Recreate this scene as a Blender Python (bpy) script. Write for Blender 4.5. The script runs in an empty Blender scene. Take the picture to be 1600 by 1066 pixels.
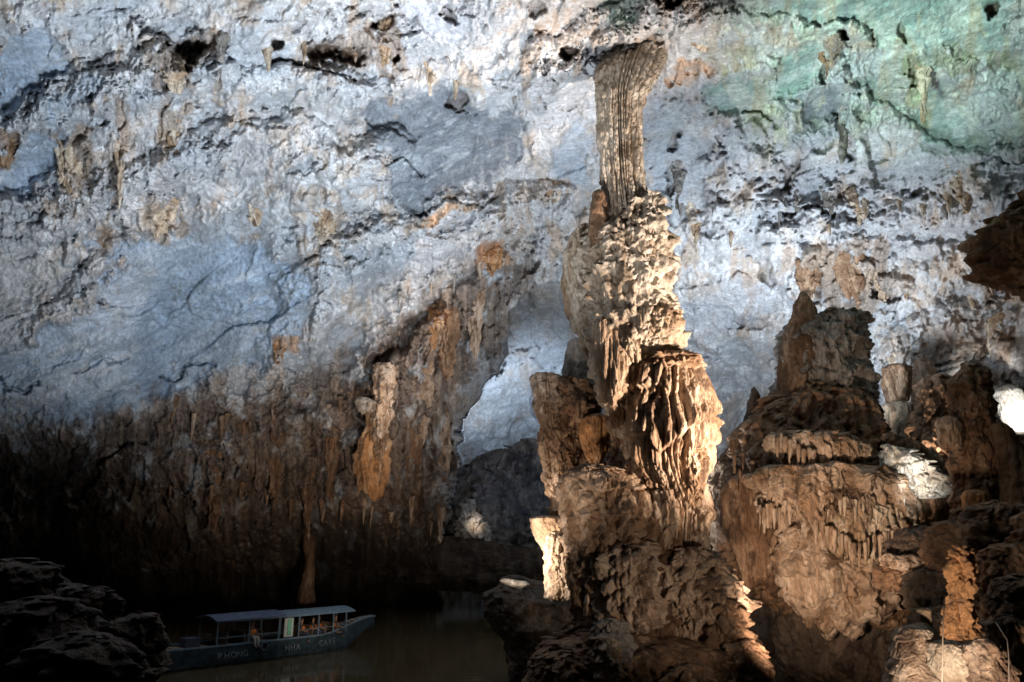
import bpy, math, random
import numpy as np

# ------------------------------------------------------------------ camera, world, light
scene = bpy.context.scene
col = scene.collection
F_PX, PITCH, CAM_Z = 1164.0, math.radians(14.5), 6.7

cam_data = bpy.data.cameras.new('camera')
cam = bpy.data.objects.new('camera', cam_data)
col.objects.link(cam)
cam.location = (0, 0, CAM_Z)
cam.rotation_euler = (math.pi / 2 + PITCH, 0, 0)
cam_data.sensor_width = 36.0
cam_data.lens = 36.0 * F_PX / 1600.0
cam_data.clip_start = 0.1
cam_data.clip_end = 2000
scene.camera = cam

world = bpy.data.worlds.new('World')
scene.world = world
world.use_nodes = True
bg = world.node_tree.nodes['Background']
bg.inputs['Color'].default_value = (0.30, 0.42, 0.62, 1)
bg.inputs['Strength'].default_value = 0.004          # a closed cave: next to no sky light

scene.view_settings.view_transform = 'Standard'
scene.view_settings.look = 'None'
scene.view_settings.exposure = 0.0
scene.view_settings.gamma = 1.0
scene.cycles.use_denoising = True
scene.cycles.max_bounces = 5
scene.cycles.diffuse_bounces = 3
scene.cycles.sample_clamp_indirect = 6.0

CP, SP = math.cos(PITCH), math.sin(PITCH)


def ray(px, py):
    """pixel of the 1600 wide picture -> direction with y component 1"""
    u = (np.asarray(px, float) - 800.0) / F_PX
    v = (533.0 - np.asarray(py, float)) / F_PX
    y = CP - v * SP
    z = SP + v * CP
    return u / y, z / y


def at(px, py, Y):
    rx, rz = ray(px, py)
    return np.stack([rx * Y, np.ones_like(rx) * Y, CAM_Z + rz * Y], -1)


def spot(name, src, dst, power, color, size_deg, blend=1.0, radius=0.35):
    from mathutils import Vector
    d = bpy.data.lights.new(name, 'SPOT')
    d.energy = power
    d.color = color
    d.spot_size = math.radians(size_deg)
    d.spot_blend = blend
    d.shadow_soft_size = radius
    o = bpy.data.objects.new(name, d)
    col.objects.link(o)
    s = Vector(at(*src))
    t = Vector(at(*dst))
    o.location = s
    o.rotation_euler = (t - s).to_track_quat('-Z', 'Y').to_euler()
    return o


COOL = (0.80, 0.90, 1.0)
WARM = (1.0, 0.80, 0.63)
NEUTRAL = (1.0, 0.95, 0.90)
# show-cave floodlights at guessed unseen spots, plus added fills: white ones wash the roof,
# one of them is mint green, the warm ones stand among the stalagmites
spot('floodlight_roof_left', (640, 1010, 19), (330, 60, 38), 43000, COOL, 88, radius=2.2)
spot('floodlight_roof_high', (560, 1066, 14), (860, -20, 28), 13500, NEUTRAL, 58, radius=1.5)
spot('wall_right_fill', (1110, 860, 42), (1130, 500, 60), 15000, COOL, 84, radius=1.0)  # added fill, brightens the dim wall right of the column
spot('floodlight_roof_middle', (1010, 905, 38), (900, 230, 46), 15500, COOL, 125, radius=2.0)
spot('floodlight_roof_right', (1290, 640, 42.3), (1240, 330, 50), 8500, COOL, 150, radius=1.0)
spot('floodlight_mint', (700, 1066, 14), (1435, 30, 33), 64000, (0.74, 1.0, 0.89), 28, radius=1.5)
spot('floodlight_arch', (800, 742, 84), (790, 560, 92), 10000, (0.70, 0.84, 1.0), 130, radius=1.0)
spot('passage_blue_fill', (770, 890, 58), (800, 700, 76), 1300, (0.40, 0.58, 1.0), 50, radius=1.0)  # added blue fill that tints the distant hill, no known lamp
spot('curtain_bounce_fill', (620, 980, 30), (520, 690, 53), 5200, WARM, 66, radius=1.0)  # added warm spot in place of bounce light on the lower left curtains
spot('floodlight_far_stalagmite', (790, 885, 60), (740, 815, 72), 7000, WARM, 9)
spot('floodlight_column_low', (1700, 830, 19.5), (1040, 630, 28), 28000, (1.0, 0.76, 0.57), 46, radius=0.3)
spot('floodlight_column_high', (1660, 900, 19), (985, 220, 28), 32000, (1.0, 0.83, 0.70), 36, radius=0.3)
spot('floodlight_massif', (1215, 1040, 22), (1300, 790, 38), 7500, (1.0, 0.74, 0.54), 62, radius=0.3)
spot('floodlight_white_slope', (1440, 800, 30), (1430, 735, 34), 1700, (1.0, 0.96, 0.9), 42)
spot('floodlight_right_edge', (1680, 760, 38), (1580, 640, 44), 12000, (1.0, 0.97, 0.92), 24)
spot('floodlight_wall_column', (660, 790, 43), (596, 605, 49), 2600, WARM, 17)
spot('floodlight_short_column', (770, 895, 27.5), (868, 850, 29.4), 1500, WARM, 95, radius=0.15)
spot('floodlight_short_column_face', (740, 970, 21), (885, 690, 29.5), 1700, WARM, 44, radius=0.2)
spot('floodlight_landing_slab', (760, 893, 31), (806, 913, 33.3), 260, WARM, 40, radius=0.1)
spot('floodlight_foreground', (1500, 1200, 11), (1500, 1010, 14), 900, WARM, 60, radius=0.15)
spot('floodlight_pillar', (1440, 1060, 17), (1500, 900, 20), 900, WARM, 70, radius=0.15)
spot('blocks_fill', (1465, 770, 41), (1465, 560, 48), 4200, WARM, 100, radius=0.6)  # added fill for the blocks, which stood in shadow
spot('column_foot_fill', (1250, 1066, 19), (1000, 880, 27), 750, WARM, 60, radius=0.15)  # added warm fill on the front of the lower column

spot('passenger_fill', (640, 1010, 36), (500, 972, 46.5), 900, WARM, 34, radius=0.15)  # added fill to brighten the boat passengers, no known lamp

# ------------------------------------------------------------------ noise
_rng = np.random.RandomState(7)
_perm = _rng.permutation(256).astype(np.int32)
_perm = np.concatenate([_perm, _perm])
_ga = _rng.rand(256).astype(np.float32) * 2 * np.pi
_g2 = np.stack([np.cos(_ga), np.sin(_ga)], -1).astype(np.float32)
_g3 = _rng.randn(256, 3).astype(np.float32)
_g3 /= np.linalg.norm(_g3, axis=1, keepdims=True)
_r = _rng.rand(256, 3).astype(np.float32)


def fade(t):
    return t * t * t * (t * (t * 6 - 15) + 10)


def n2(x, y):
    x = np.asarray(x, np.float32); y = np.asarray(y, np.float32)
    xf = np.floor(x); yf = np.floor(y)
    xi = xf.astype(np.int32) & 255; yi = yf.astype(np.int32) & 255
    fx = x - xf; fy = y - yf
    u = fade(fx); v = fade(fy)
    a = _perm[xi]; b = _perm[(xi + 1) & 255]

    def g(h, dx, dy):
        q = _g2[h]
        return q[..., 0] * dx + q[..., 1] * dy
    n00 = g(_perm[a + yi], fx, fy)
    n10 = g(_perm[b + yi], fx - 1, fy)
    y1 = (yi + 1) & 255
    n01 = g(_perm[a + y1], fx, fy - 1)
    n11 = g(_perm[b + y1], fx - 1, fy - 1)
    nx0 = n00 + u * (n10 - n00)
    nx1 = n01 + u * (n11 - n01)
    return 1.5 * (nx0 + v * (nx1 - nx0))


def n3(x, y, z):
    x = np.asarray(x, np.float32); y = np.asarray(y, np.float32); z = np.asarray(z, np.float32)
    xf = np.floor(x); yf = np.floor(y); zf = np.floor(z)
    xi = xf.astype(np.int32) & 255; yi = yf.astype(np.int32) & 255; zi = zf.astype(np.int32) & 255
    fx = x - xf; fy = y - yf; fz = z - zf
    u = fade(fx); v = fade(fy); w = fade(fz)
    y1 = (yi + 1) & 255; z1 = (zi + 1) & 255
    a = _perm[xi]; b = _perm[(xi + 1) & 255]
    aa = _perm[a + yi]; ab = _perm[a + y1]; ba = _perm[b + yi]; bb = _perm[b + y1]

    def g(h, dx, dy, dz):
        q = _g3[h]
        return q[..., 0] * dx + q[..., 1] * dy + q[..., 2] * dz
    def lerp(p, q, t):
        return p + t * (q - p)
    x00 = lerp(g(_perm[aa + zi], fx, fy, fz), g(_perm[ba + zi], fx - 1, fy, fz), u)
    x10 = lerp(g(_perm[ab + zi], fx, fy - 1, fz), g(_perm[bb + zi], fx - 1, fy - 1, fz), u)
    x01 = lerp(g(_perm[aa + z1], fx, fy, fz - 1), g(_perm[ba + z1], fx - 1, fy, fz - 1), u)
    x11 = lerp(g(_perm[ab + z1], fx, fy - 1, fz - 1), g(_perm[bb + z1], fx - 1, fy - 1, fz - 1), u)
    return 1.6 * lerp(lerp(x00, x10, v), lerp(x01, x11, v), w)


def fbm2(x, y, o=4, g=0.5, s=0.0):
    r = 0; a = 1.0; f = 1.0
    for i in range(o):
        r = r + a * n2(x * f + 17.3 * i + s, y * f - 9.1 * i + s * 1.7)
        a *= g; f *= 2.03
    return r


def ridge2(x, y, o=4, g=0.5, s=0.0):
    r = 0; a = 1.0; f = 1.0; t = 0
    for i in range(o):
        n = 1 - np.abs(n2(x * f + 11.7 * i + s, y * f + 5.3 * i - s)) * 2
        r = r + a * n
        t += a; a *= g; f *= 2.1
    return r / t


def fbm3(x, y, z, o=4, g=0.5, s=0.0):
    r = 0; a = 1.0; f = 1.0
    for i in range(o):
        r = r + a * n3(x * f + 7.3 * i + s, y * f - 3.1 * i, z * f + s)
        a *= g; f *= 2.03
    return r


def ridge3(x, y, z, o=4, g=0.5, s=0.0):
    r = 0; a = 1.0; f = 1.0; t = 0
    for i in range(o):
        n = 1 - np.abs(n3(x * f + 5.7 * i + s, y * f + 2.3 * i, z * f - s)) * 2
        r = r + a * n
        t += a; a *= g; f *= 2.1
    return r / t


def bil2(x, y, o=2, s=0.0):
    r = 0; a = 1.0; f = 1.0; t = 0
    for i in range(o):
        r = r + a * (np.abs(n2(x * f + 3.7 * i + s, y * f + 8.3 * i - s)) * 1.8 + 1e-4) ** .65
        t += a; a *= .5; f *= 2.1
    return r / t


def bil3(x, y, z, o=2, s=0.0):
    r = 0; a = 1.0; f = 1.0; t = 0
    for i in range(o):
        r = r + a * (np.abs(n3(x * f + 3.7 * i + s, y * f + 8.3 * i, z * f - s)) * 1.8 + 1e-4) ** .65
        t += a; a *= .5; f *= 2.1
    return r / t


def worley2(x, y):
    """F1, F2 and the offset to and the random numbers of the nearest point"""
    x = np.asarray(x, np.float32); y = np.asarray(y, np.float32)
    xf = np.floor(x); yf = np.floor(y)
    xi = xf.astype(np.int32); yi = yf.astype(np.int32)
    f1 = np.full(x.shape, 9.0, np.float32); f2 = f1.copy()
    ox = np.zeros_like(f1); oy = np.zeros_like(f1); hid = np.zeros(x.shape, np.int32)
    for i in (-1, 0, 1):
        for j in (-1, 0, 1):
            h = _perm[_perm[(xi + i) & 255] + ((yi + j) & 255)]
            q = _r[h]
            dx = xf + i + q[..., 0] - x; dy = yf + j + q[..., 1] - y
            d = np.sqrt(dx * dx + dy * dy)
            near = d < f1
            f2 = np.where(near, f1, np.minimum(f2, d))
            f1 = np.where(near, d, f1)
            ox = np.where(near, dx, ox); oy = np.where(near, dy, oy); hid = np.where(near, h, hid)
    return f1, f2, ox, oy, _r[hid]


def sstep(a, b, x):
    t = np.clip((x - a) / (b - a), 0, 1)
    return t * t * (3 - 2 * t)


def lerpc(a, b, t):
    return a + (np.asarray(b, np.float32) - a) * t[..., None]


# ------------------------------------------------------------------ materials
def rock_material(name, rough=0.75, bump=0.6, scale=1.0, spec=0.3, stretch=0.45):
    m = bpy.data.materials.new(name)
    m.use_nodes = True
    nt = m.node_tree
    N, L = nt.nodes, nt.links
    bs = N['Principled BSDF']
    bs.inputs['Specular IOR Level'].default_value = spec
    at_ = N.new('ShaderNodeAttribute'); at_.attribute_name = 'stone'
    tc = N.new('ShaderNodeTexCoord')
    mp = N.new('ShaderNodeMapping'); mp.inputs['Scale'].default_value = (scale, scale, scale * stretch)
    L.new(tc.outputs['Object'], mp.inputs['Vector'])
    n1 = N.new('ShaderNodeTexNoise'); n1.inputs['Scale'].default_value = 5.0
    n1.inputs['Detail'].default_value = 9; n1.inputs['Roughness'].default_value = 0.68
    n1.inputs['Distortion'].default_value = 0.6
    L.new(mp.outputs[0], n1.inputs['Vector'])
    n2_ = N.new('ShaderNodeTexNoise'); n2_.inputs['Scale'].default_value = 1.3
    n2_.inputs['Detail'].default_value = 6; n2_.inputs['Roughness'].default_value = 0.6
    L.new(mp.outputs[0], n2_.inputs['Vector'])
    vo = N.new('ShaderNodeTexVoronoi'); vo.inputs['Scale'].default_value = 7.0
    L.new(mp.outputs[0], vo.inputs['Vector'])
    r1 = N.new('ShaderNodeMapRange'); r1.inputs['From Min'].default_value = 0.3; r1.inputs['From Max'].default_value = 0.7
    r1.inputs['To Min'].default_value = 0.55; r1.inputs['To Max'].default_value = 1.35
    L.new(n1.outputs['Fac'], r1.inputs['Value'])
    r2 = N.new('ShaderNodeMapRange'); r2.inputs['From Min'].default_value = 0.3; r2.inputs['From Max'].default_value = 0.7
    r2.inputs['To Min'].default_value = 0.8; r2.inputs['To Max'].default_value = 1.2
    L.new(n2_.outputs['Fac'], r2.inputs['Value'])
    mu = N.new('ShaderNodeMath'); mu.operation = 'MULTIPLY'
    L.new(r1.outputs[0], mu.inputs[0]); L.new(r2.outputs[0], mu.inputs[1])
    vm = N.new('ShaderNodeVectorMath'); vm.operation = 'SCALE'
    L.new(at_.outputs['Color'], vm.inputs[0]); L.new(mu.outputs[0], vm.inputs['Scale'])
    L.new(vm.outputs[0], bs.inputs['Base Color'])
    rr = N.new('ShaderNodeMapRange'); rr.inputs['To Min'].default_value = rough - 0.15; rr.inputs['To Max'].default_value = rough + 0.15
    L.new(n2_.outputs['Fac'], rr.inputs['Value']); L.new(rr.outputs[0], bs.inputs['Roughness'])
    ad = N.new('ShaderNodeMath'); ad.operation = 'MULTIPLY_ADD'; ad.inputs[1].default_value = 0.35
    L.new(vo.outputs['Distance'], ad.inputs[0]); L.new(n1.outputs['Fac'], ad.inputs[2])
    bp = N.new('ShaderNodeBump'); bp.inputs['Strength'].default_value = bump; bp.inputs['Distance'].default_value = 0.18
    L.new(ad.outputs[0], bp.inputs['Height']); L.new(bp.outputs[0], bs.inputs['Normal'])
    return m


def plain(name, color, rough=0.6, metal=0.0, emit=None, vary=0.15):
    m = bpy.data.materials.new(name)
    m.use_nodes = True
    N, L = m.node_tree.nodes, m.node_tree.links
    bs = N['Principled BSDF']
    nz = N.new('ShaderNodeTexNoise'); nz.inputs['Scale'].default_value = 3.5; nz.inputs['Detail'].default_value = 5
    tc = N.new('ShaderNodeTexCoord'); L.new(tc.outputs['Object'], nz.inputs['Vector'])
    mr = N.new('ShaderNodeMapRange'); mr.inputs['From Min'].default_value = .3; mr.inputs['From Max'].default_value = .7
    mr.inputs['To Min'].default_value = 1 - vary; mr.inputs['To Max'].default_value = 1 + vary
    L.new(nz.outputs['Fac'], mr.inputs['Value'])
    vm = N.new('ShaderNodeVectorMath'); vm.operation = 'SCALE'; vm.inputs[0].default_value = color
    L.new(mr.outputs[0], vm.inputs['Scale']); L.new(vm.outputs[0], bs.inputs['Base Color'])
    bs.inputs['Roughness'].default_value = rough
    bs.inputs['Metallic'].default_value = metal
    return m


M_SHELL = rock_material('roof_limestone', rough=0.72, bump=0.35, scale=0.75, stretch=0.8)
M_WARM = rock_material('flowstone', rough=0.6, bump=0.7, scale=1.3, spec=0.35)
M_NEAR = rock_material('near_flowstone', rough=0.6, bump=0.7, scale=2.4, spec=0.35, stretch=0.8)

# ------------------------------------------------------------------ mesh helpers


def grid_object(name, P, mat, color=None, wrap=False, parent=None):
    """P: (rows, columns, 3) vertex grid -> one mesh object"""
    r, c = P.shape[:2]
    idx = np.arange(r * c, dtype=np.int32).reshape(r, c)
    nxt = np.roll(idx, -1, axis=1) if wrap else idx[:, 1:]
    cur = idx if wrap else idx[:, :-1]
    q = np.stack([cur[:-1], nxt[:-1], nxt[1:], cur[1:]], -1).reshape(-1, 4)
    me = bpy.data.meshes.new(name)
    me.vertices.add(r * c)
    me.vertices.foreach_set('co', P.reshape(-1).astype(np.float32))
    me.loops.add(q.size)
    me.loops.foreach_set('vertex_index', q.reshape(-1))
    me.polygons.add(len(q))
    me.polygons.foreach_set('loop_start', np.arange(0, q.size, 4, dtype=np.int32))
    me.polygons.foreach_set('use_smooth', np.ones(len(q), bool))
    me.update(calc_edges=True)
    if color is not None:
        a = me.color_attributes.new('stone', 'FLOAT_COLOR', 'POINT')
        rgba = np.ones((r * c, 4), np.float32)
        rgba[:, :3] = np.clip(color.reshape(-1, 3), 0.004, 0.9)
        a.data.foreach_set('color', rgba.reshape(-1))
    me.materials.append(mat)
    o = bpy.data.objects.new(name, me)
    col.objects.link(o)
    if parent:
        o.parent = parent
    return o


def tag(o, label=None, cat=None, group=None, kind=None):
    if label: o['label'] = label
    if cat: o['category'] = cat
    if group: o['group'] = group
    if kind: o['kind'] = kind
    return o


def empty(name, loc=(0, 0, 0), parent=None):
    o = bpy.data.objects.new(name, None)
    o.location = loc
    o.empty_display_size = 0.3
    col.objects.link(o)
    if parent: o.parent = parent
    return o


def saw(t):
    """shelf profile: t rises from a hanging lip to the next lip above it"""
    return (1 - t) ** 0.8 * sstep(0.0, 0.08, t)


PAL = {
    'cream': ((.60, .53, .44), (.45, .37, .29), (.70, .64, .56), (.20, .14, .09)),
    'tan': ((.47, .35, .255), (.31, .20, .125), (.62, .50, .40), (.12, .07, .045)),
    'pale': ((.52, .43, .33), (.36, .25, .16), (.66, .58, .48), (.14, .09, .06)),
    'brown': ((.25, .15, .09), (.14, .08, .045), (.38, .26, .17), (.06, .035, .02)),
    'orange': ((.48, .25, .11), (.30, .15, .07), (.60, .40, .24), (.12, .06, .03)),
    'grey': ((.30, .28, .26), (.20, .18, .16), (.45, .42, .40), (.08, .07, .06)),
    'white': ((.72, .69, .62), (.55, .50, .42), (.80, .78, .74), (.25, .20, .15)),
    'dark': ((.10, .075, .055), (.06, .04, .03), (.18, .13, .10), (.03, .02, .015)),
}


def stone_color(x, y, z, pal, s):
    c0, c1, c2, c3 = [np.asarray(c, np.float32) for c in PAL[pal]]
    c = np.broadcast_to(c0, x.shape + (3,)).astype(np.float32)
    c = lerpc(c, c1, sstep(-.1, .45, fbm3(x * .5, y * .5, z * .3, 4, .55, s)))
    c = lerpc(c, c2, sstep(.05, .5, fbm3(x * 1.6, y * 1.6, z * .35, 4, .6, s + 9)) * .8)
    c = lerpc(c, c1, sstep(.15, .5, n3(x * 3.4, y * 3.4, z * .25 + s)) * .6)
    c = lerpc(c, c3, sstep(.25, .7, fbm3(x * 1.1, y * 1.1, z * .8, 4, .6, s + 31)) * .8)
    return c


def formation(name, rows, Y, pal='tan', depth=0.85, nz=200, nt=200, flute=.10, ff=2.2, crag=.25, fc=.7,
              shelf=0.0, hs=1.5, knob=.0, seed=0.0, parent=None, mat=None, blunt=0.35, fine=.03, cz=.6, maxry=99, fringe=0.0, stretch=.09, groove=0.0, gamp=.3):
    """a closed rock standing at distance Y.
    rows: (picture height, left, right[, metres further back]) read as its silhouette"""
    rows = sorted(rows, key=lambda r: -r[0])
    py = np.array([r[0] for r in rows], float)
    xl = np.array([r[1] for r in rows], float); xr = np.array([r[2] for r in rows], float)
    off = np.array([r[3] if len(r) > 3 else 0.0 for r in rows], float)
    t = np.linspace(0, 1, nz)
    q = py[0] + (py[-1] - py[0]) * t
    I = lambda v: np.interp(-q, -py, v)
    L_, R_, O = I(xl), I(xr), I(off)
    k = max(1, nz // 60)
    ker = np.ones(2 * k + 1) / (2 * k + 1)
    sm = lambda v: np.convolve(np.pad(v, k, mode='edge'), ker, 'valid')
    L_, R_, O = sm(L_), sm(R_), sm(O)
    Yc = Y + O
    c = at((L_ + R_) / 2, q, Yc)
    e = at(R_, q, Yc)
    rx = e[:, 0] - c[:, 0]
    ry = np.minimum(rx * depth, maxry)
    # rounded ends
    zc = c[:, 2]
    bl = max(blunt * rx.mean(), 1e-3)
    endt = np.clip((zc[-1] - zc) / bl, 0, 1); endb = np.clip((zc - zc[0]) / bl, 0, 1)
    cap = np.sqrt(np.clip(1 - (1 - endt) ** 2, 0, 1)) * np.sqrt(np.clip(1 - (1 - endb) ** 2, 0, 1))
    cap = np.maximum(cap, .003)
    th = np.linspace(0, 2 * math.pi, nt, endpoint=False)
    ct, st = np.cos(th)[None, :], np.sin(th)[None, :]
    X = c[:, 0:1] + (rx * cap)[:, None] * ct
    Yw = c[:, 1:2] + (ry * cap)[:, None] * st
    Z = np.broadcast_to(zc[:, None], X.shape).copy()
    s = seed * 13.37
    d = np.zeros(X.shape, np.float32)
    wx = n3(X * .5 + s, Yw * .5, Z * .5) * .5
    fl = 0
    if flute:
        fl = bil3((X + wx * .5) * ff, (Yw + wx * .5) * ff, Z * ff * stretch, 3, s) - .62
        d += flute * fl
    if groove:
        gv = np.abs(n2(th[None, :] * groove + .25 * n2(zc * .25 + s, zc * 0)[:, None], zc[:, None] * .05 + s)) * 2.2
        gv = np.minimum(gv, np.abs(n2(th[None, :] * groove * 2.3 + 7, zc[:, None] * .09 + s)) * 2.2 + .35)
        d += gamp * (sstep(0, .45, gv) - 1)
    if crag:
        r_ = ridge3((X + wx) * fc, (Yw + wx) * fc, Z * fc * cz, 5, .55, s + 3)
        d += crag * (r_ - .42)
    if knob:
        kn = np.abs(fbm3(X * fc * 2.2, Yw * fc * 2.2, Z * fc * 1.6, 3, .5, s + 8))
        d += knob * (kn * 1.6 - .5)
    if shelf:
        w = fbm3(X * .35, Yw * .35, Z * .05, 3, .5, s + 5) * .9 + n3(X * ff * 1.1, Yw * ff * 1.1, Z * .2 + s) * .16
        d += shelf * (saw(np.mod(Z / hs + w, 1.0)) - .5)
    if fine:
        d += fine * fbm3(X * 5, Yw * 5, Z * 2.6, 3, .6, s + 1)
    lim = (rx * cap)[:, None]
    d = np.minimum(np.maximum(d, -lim * .75), lim * 1.2 + .05)
    X = X + ct * d; Yw = Yw + st * d
    Z = Z + .35 * d * np.sign(zc[-1] - zc)[:, None] * 0 + (.25 * crag * n3(X * fc * 2, Yw * fc * 2, Z * fc * 2 + s) * np.minimum(cap, 1)[:, None] if crag else 0)
    if fringe:
        wb = sstep(.55, 0., t)[:, None]
        Z = Z - fringe * wb * (bil3(X * ff * .9, Yw * ff * .9, Z * .05, 2, s + 6) * 1.6 - .8)
    C = stone_color(X, Yw, Z, pal, s + 2)
    P = np.stack([X, Yw, Z], -1)
    # close both ends
    P[0] = P[0].mean(0); P[-1] = P[-1].mean(0)
    return grid_object(name, P, mat or M_WARM, C, wrap=True, parent=parent)


# ------------------------------------------------------------------ the cave roof and walls
def seg_dist(X, Y, pts, closed=False):
    d = np.full(X.shape, 1e9, np.float32)
    n = len(pts)
    for i in range(n if closed else n - 1):
        ax, ay = pts[i]; bx, by = pts[(i + 1) % n]
        dx, dy = bx - ax, by - ay
        L2 = dx * dx + dy * dy + 1e-6
        t = np.clip(((X - ax) * dx + (Y - ay) * dy) / L2, 0, 1)
        d = np.minimum(d, np.hypot(X - ax - t * dx, Y - ay - t * dy))
    return d


def poly_mask(X, Y, pts, soft=6.0):
    xs = [p[0] for p in pts]; ys = [p[1] for p in pts]
    out = np.zeros(X.shape, np.float32)
    bb = (X > min(xs) - 2 * soft) & (X < max(xs) + 2 * soft) & (Y > min(ys) - 2 * soft) & (Y < max(ys) + 2 * soft)
    if not bb.any():
        return out
    x = X[bb]; y = Y[bb]
    ins = np.zeros(x.shape, bool)
    n = len(pts)
    for i in range(n):
        ax, ay = pts[i]; bx, by = pts[(i + 1) % n]
        if ay == by: continue
        cr = ((ay > y) != (by > y)) & (x < (bx - ax) * (y - ay) / (by - ay) + ax)
        ins ^= cr
    d = seg_dist(x, y, pts, True)
    out[bb] = sstep(-soft, soft, np.where(ins, d, -d))
    return out


def line_mask(X, Y, pts, w, taper=True):
    xs = [p[0] for p in pts]; ys = [p[1] for p in pts]
    out = np.zeros(X.shape, np.float32)
    bb = (X > min(xs) - 2 * w) & (X < max(xs) + 2 * w) & (Y > min(ys) - 2 * w) & (Y < max(ys) + 2 * w)
    if bb.any():
        out[bb] = np.clip(1 - seg_dist(X[bb], Y[bb], pts) / w, 0, 1)
    return out


def axis(lo, a, b, hi, step, coarse):
    return np.concatenate([np.arange(lo, a, coarse), np.arange(a, b, step), np.arange(b, hi + coarse, coarse)])


# distance of the rock, read at points of the picture and carried on past its edges
DP = [(-900, -700, 22), (-300, -700, 20), (400, -700, 18), (1100, -700, 18), (1900, -700, 20), (2500, -700, 22),
      (-900, -200, 26), (-900, 300, 34), (-900, 800, 40), (-900, 1000, 42),
      (0, -250, 24), (500, -250, 25), (1000, -250, 24), (1600, -250, 24),
      (0, 0, 31), (300, 0, 31), (600, 0, 32), (900, 0, 30), (1200, 0, 30), (1600, 0, 30),
      (0, 150, 36), (300, 150, 37), (600, 150, 37), (940, 110, 36.5), (1000, 80, 35.5), (1100, 90, 35), (1200, 150, 37), (1600, 150, 35),
      (0, 320, 41), (300, 320, 43), (600, 320, 44), (860, 300, 50), (1100, 300, 48), (1350, 300, 47), (1600, 300, 40),
      (0, 500, 43), (300, 500, 48), (550, 500, 50), (700, 430, 52), (860, 420, 62), (1100, 480, 60), (1300, 420, 52), (1500, 420, 46), (1700, 420, 40),
      (0, 620, 44), (300, 620, 50), (520, 620, 52), (650, 600, 54), (1150, 640, 72), (1400, 620, 52), (1600, 600, 48),
      (0, 760, 46), (300, 760, 51), (520, 760, 53), (650, 760, 55), (900, 760, 75), (1200, 800, 60), (1400, 800, 52), (1700, 800, 45),
      (0, 850, 48), (300, 850, 54), (600, 850, 58), (2500, 300, 36), (2500, 800, 40), (2500, 1000, 40),
      (0, 930, 66), (300, 930, 70), (600, 930, 74), (900, 930, 80), (1300, 930, 60), (1600, 930, 50)]
DP = np.array(DP, float)


def tps_fit(p, v):
    n = len(p)
    d = np.hypot(p[:, None, 0] - p[None, :, 0], p[:, None, 1] - p[None, :, 1]) / 500
    K = np.where(d > 0, d * d * np.log(d + 1e-12), 0) + np.eye(n) * .002
    A = np.zeros((n + 3, n + 3)); A[:n, :n] = K
    Q = np.c_[np.ones(n), p / 500]
    A[:n, n:] = Q; A[n:, :n] = Q.T
    w = np.linalg.solve(A, np.r_[v, 0, 0, 0])
    def f(X, Y):
        r = w[n] + w[n + 1] * X / 500 + w[n + 2] * Y / 500
        for i in range(n):
            d = np.hypot(X - p[i, 0], Y - p[i, 1]) / 500
            r = r + w[i] * d * d * np.log(d + 1e-9)
        return r
    return f


_depth = tps_fit(DP[:, :2], DP[:, 2])

SLATE = [
    ([(0, 72), (50, 32), (85, 42), (100, 105), (60, 140), (0, 172)], 1, 'blue'),
    ([(70, 180), (88, 150), (130, 128), (165, 130), (158, 148), (112, 172)], .7, 'blue'),
    ([(18, 240), (25, 202), (95, 195), (108, 215), (95, 250), (90, 292), (60, 310), (0, 302), (0, 268)], 1, 'blue'),
    ([(555, 160), (600, 153), (665, 143), (720, 140), (745, 165), (800, 165), (822, 200), (812, 240), (790, 262), (742, 300), (690, 312), (650, 330), (612, 320), (603, 260), (572, 200)], 1.2, 'grey'),
    ([(880, 190), (905, 183), (928, 210), (932, 312), (890, 302), (855, 260)], .8, 'blue'),
    ([(620, 0), (732, 0), (735, 22), (720, 60), (695, 75), (660, 50), (626, 22)], .8, 'lilac'),
    ([(125, 375), (200, 370), (300, 365), (372, 362), (420, 400), (492, 440), (470, 500), (430, 560), (330, 600), (200, 640), (100, 665), (-80, 640), (-60, 575), (60, 522), (140, 482), (195, 420)], 1.2, 'blue'),
    ([(-100, 380), (60, 380), (120, 400), (100, 470), (0, 540), (-100, 560)], .4, 'pale'),
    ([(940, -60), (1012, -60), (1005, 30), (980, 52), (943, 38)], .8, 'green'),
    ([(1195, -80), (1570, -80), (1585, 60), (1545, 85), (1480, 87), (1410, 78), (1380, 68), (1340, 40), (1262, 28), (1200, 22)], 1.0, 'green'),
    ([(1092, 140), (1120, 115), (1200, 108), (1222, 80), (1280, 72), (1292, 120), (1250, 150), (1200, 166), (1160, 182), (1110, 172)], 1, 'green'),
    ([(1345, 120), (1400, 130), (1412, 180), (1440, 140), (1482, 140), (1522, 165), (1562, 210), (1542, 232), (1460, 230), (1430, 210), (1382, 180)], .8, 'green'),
    ([(1258, 140), (1300, 130), (1318, 160), (1300, 200), (1262, 205)], .8, 'grey'),
    ([(1012, 150), (1062, 150), (1078, 222), (1050, 292), (1018, 302)], .6, 'blue'),
    ([(815, 470), (900, 455), (932, 540), (932, 650), (840, 690), (705, 735), (718, 640), (758, 600), (805, 560)], .35, 'arch'),
    ([(1060, 480), (1200, 432), (1232, 408), (1252, 400), (1242, 440), (1212, 470), (1165, 502), (1100, 542)], .4, 'lilac'),
    ([(1110, 560), (1200, 520), (1215, 600), (1165, 680), (1130, 690)], .3, 'arch'),
    ([(1225, 255), (1265, 250), (1285, 320), (1235, 330)], .6, 'grey'),
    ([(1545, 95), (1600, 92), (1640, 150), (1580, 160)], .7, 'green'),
    ([(440, 140), (520, 140), (545, 165), (500, 185), (450, 170)], .5, 'pale'),
    ([(370, 225), (420, 220), (440, 260), (400, 290), (375, 270)], .5, 'grey'),
    ([(530, 420), (600, 410), (640, 430), (600, 460), (540, 475)], .5, 'grey'),
]
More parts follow.
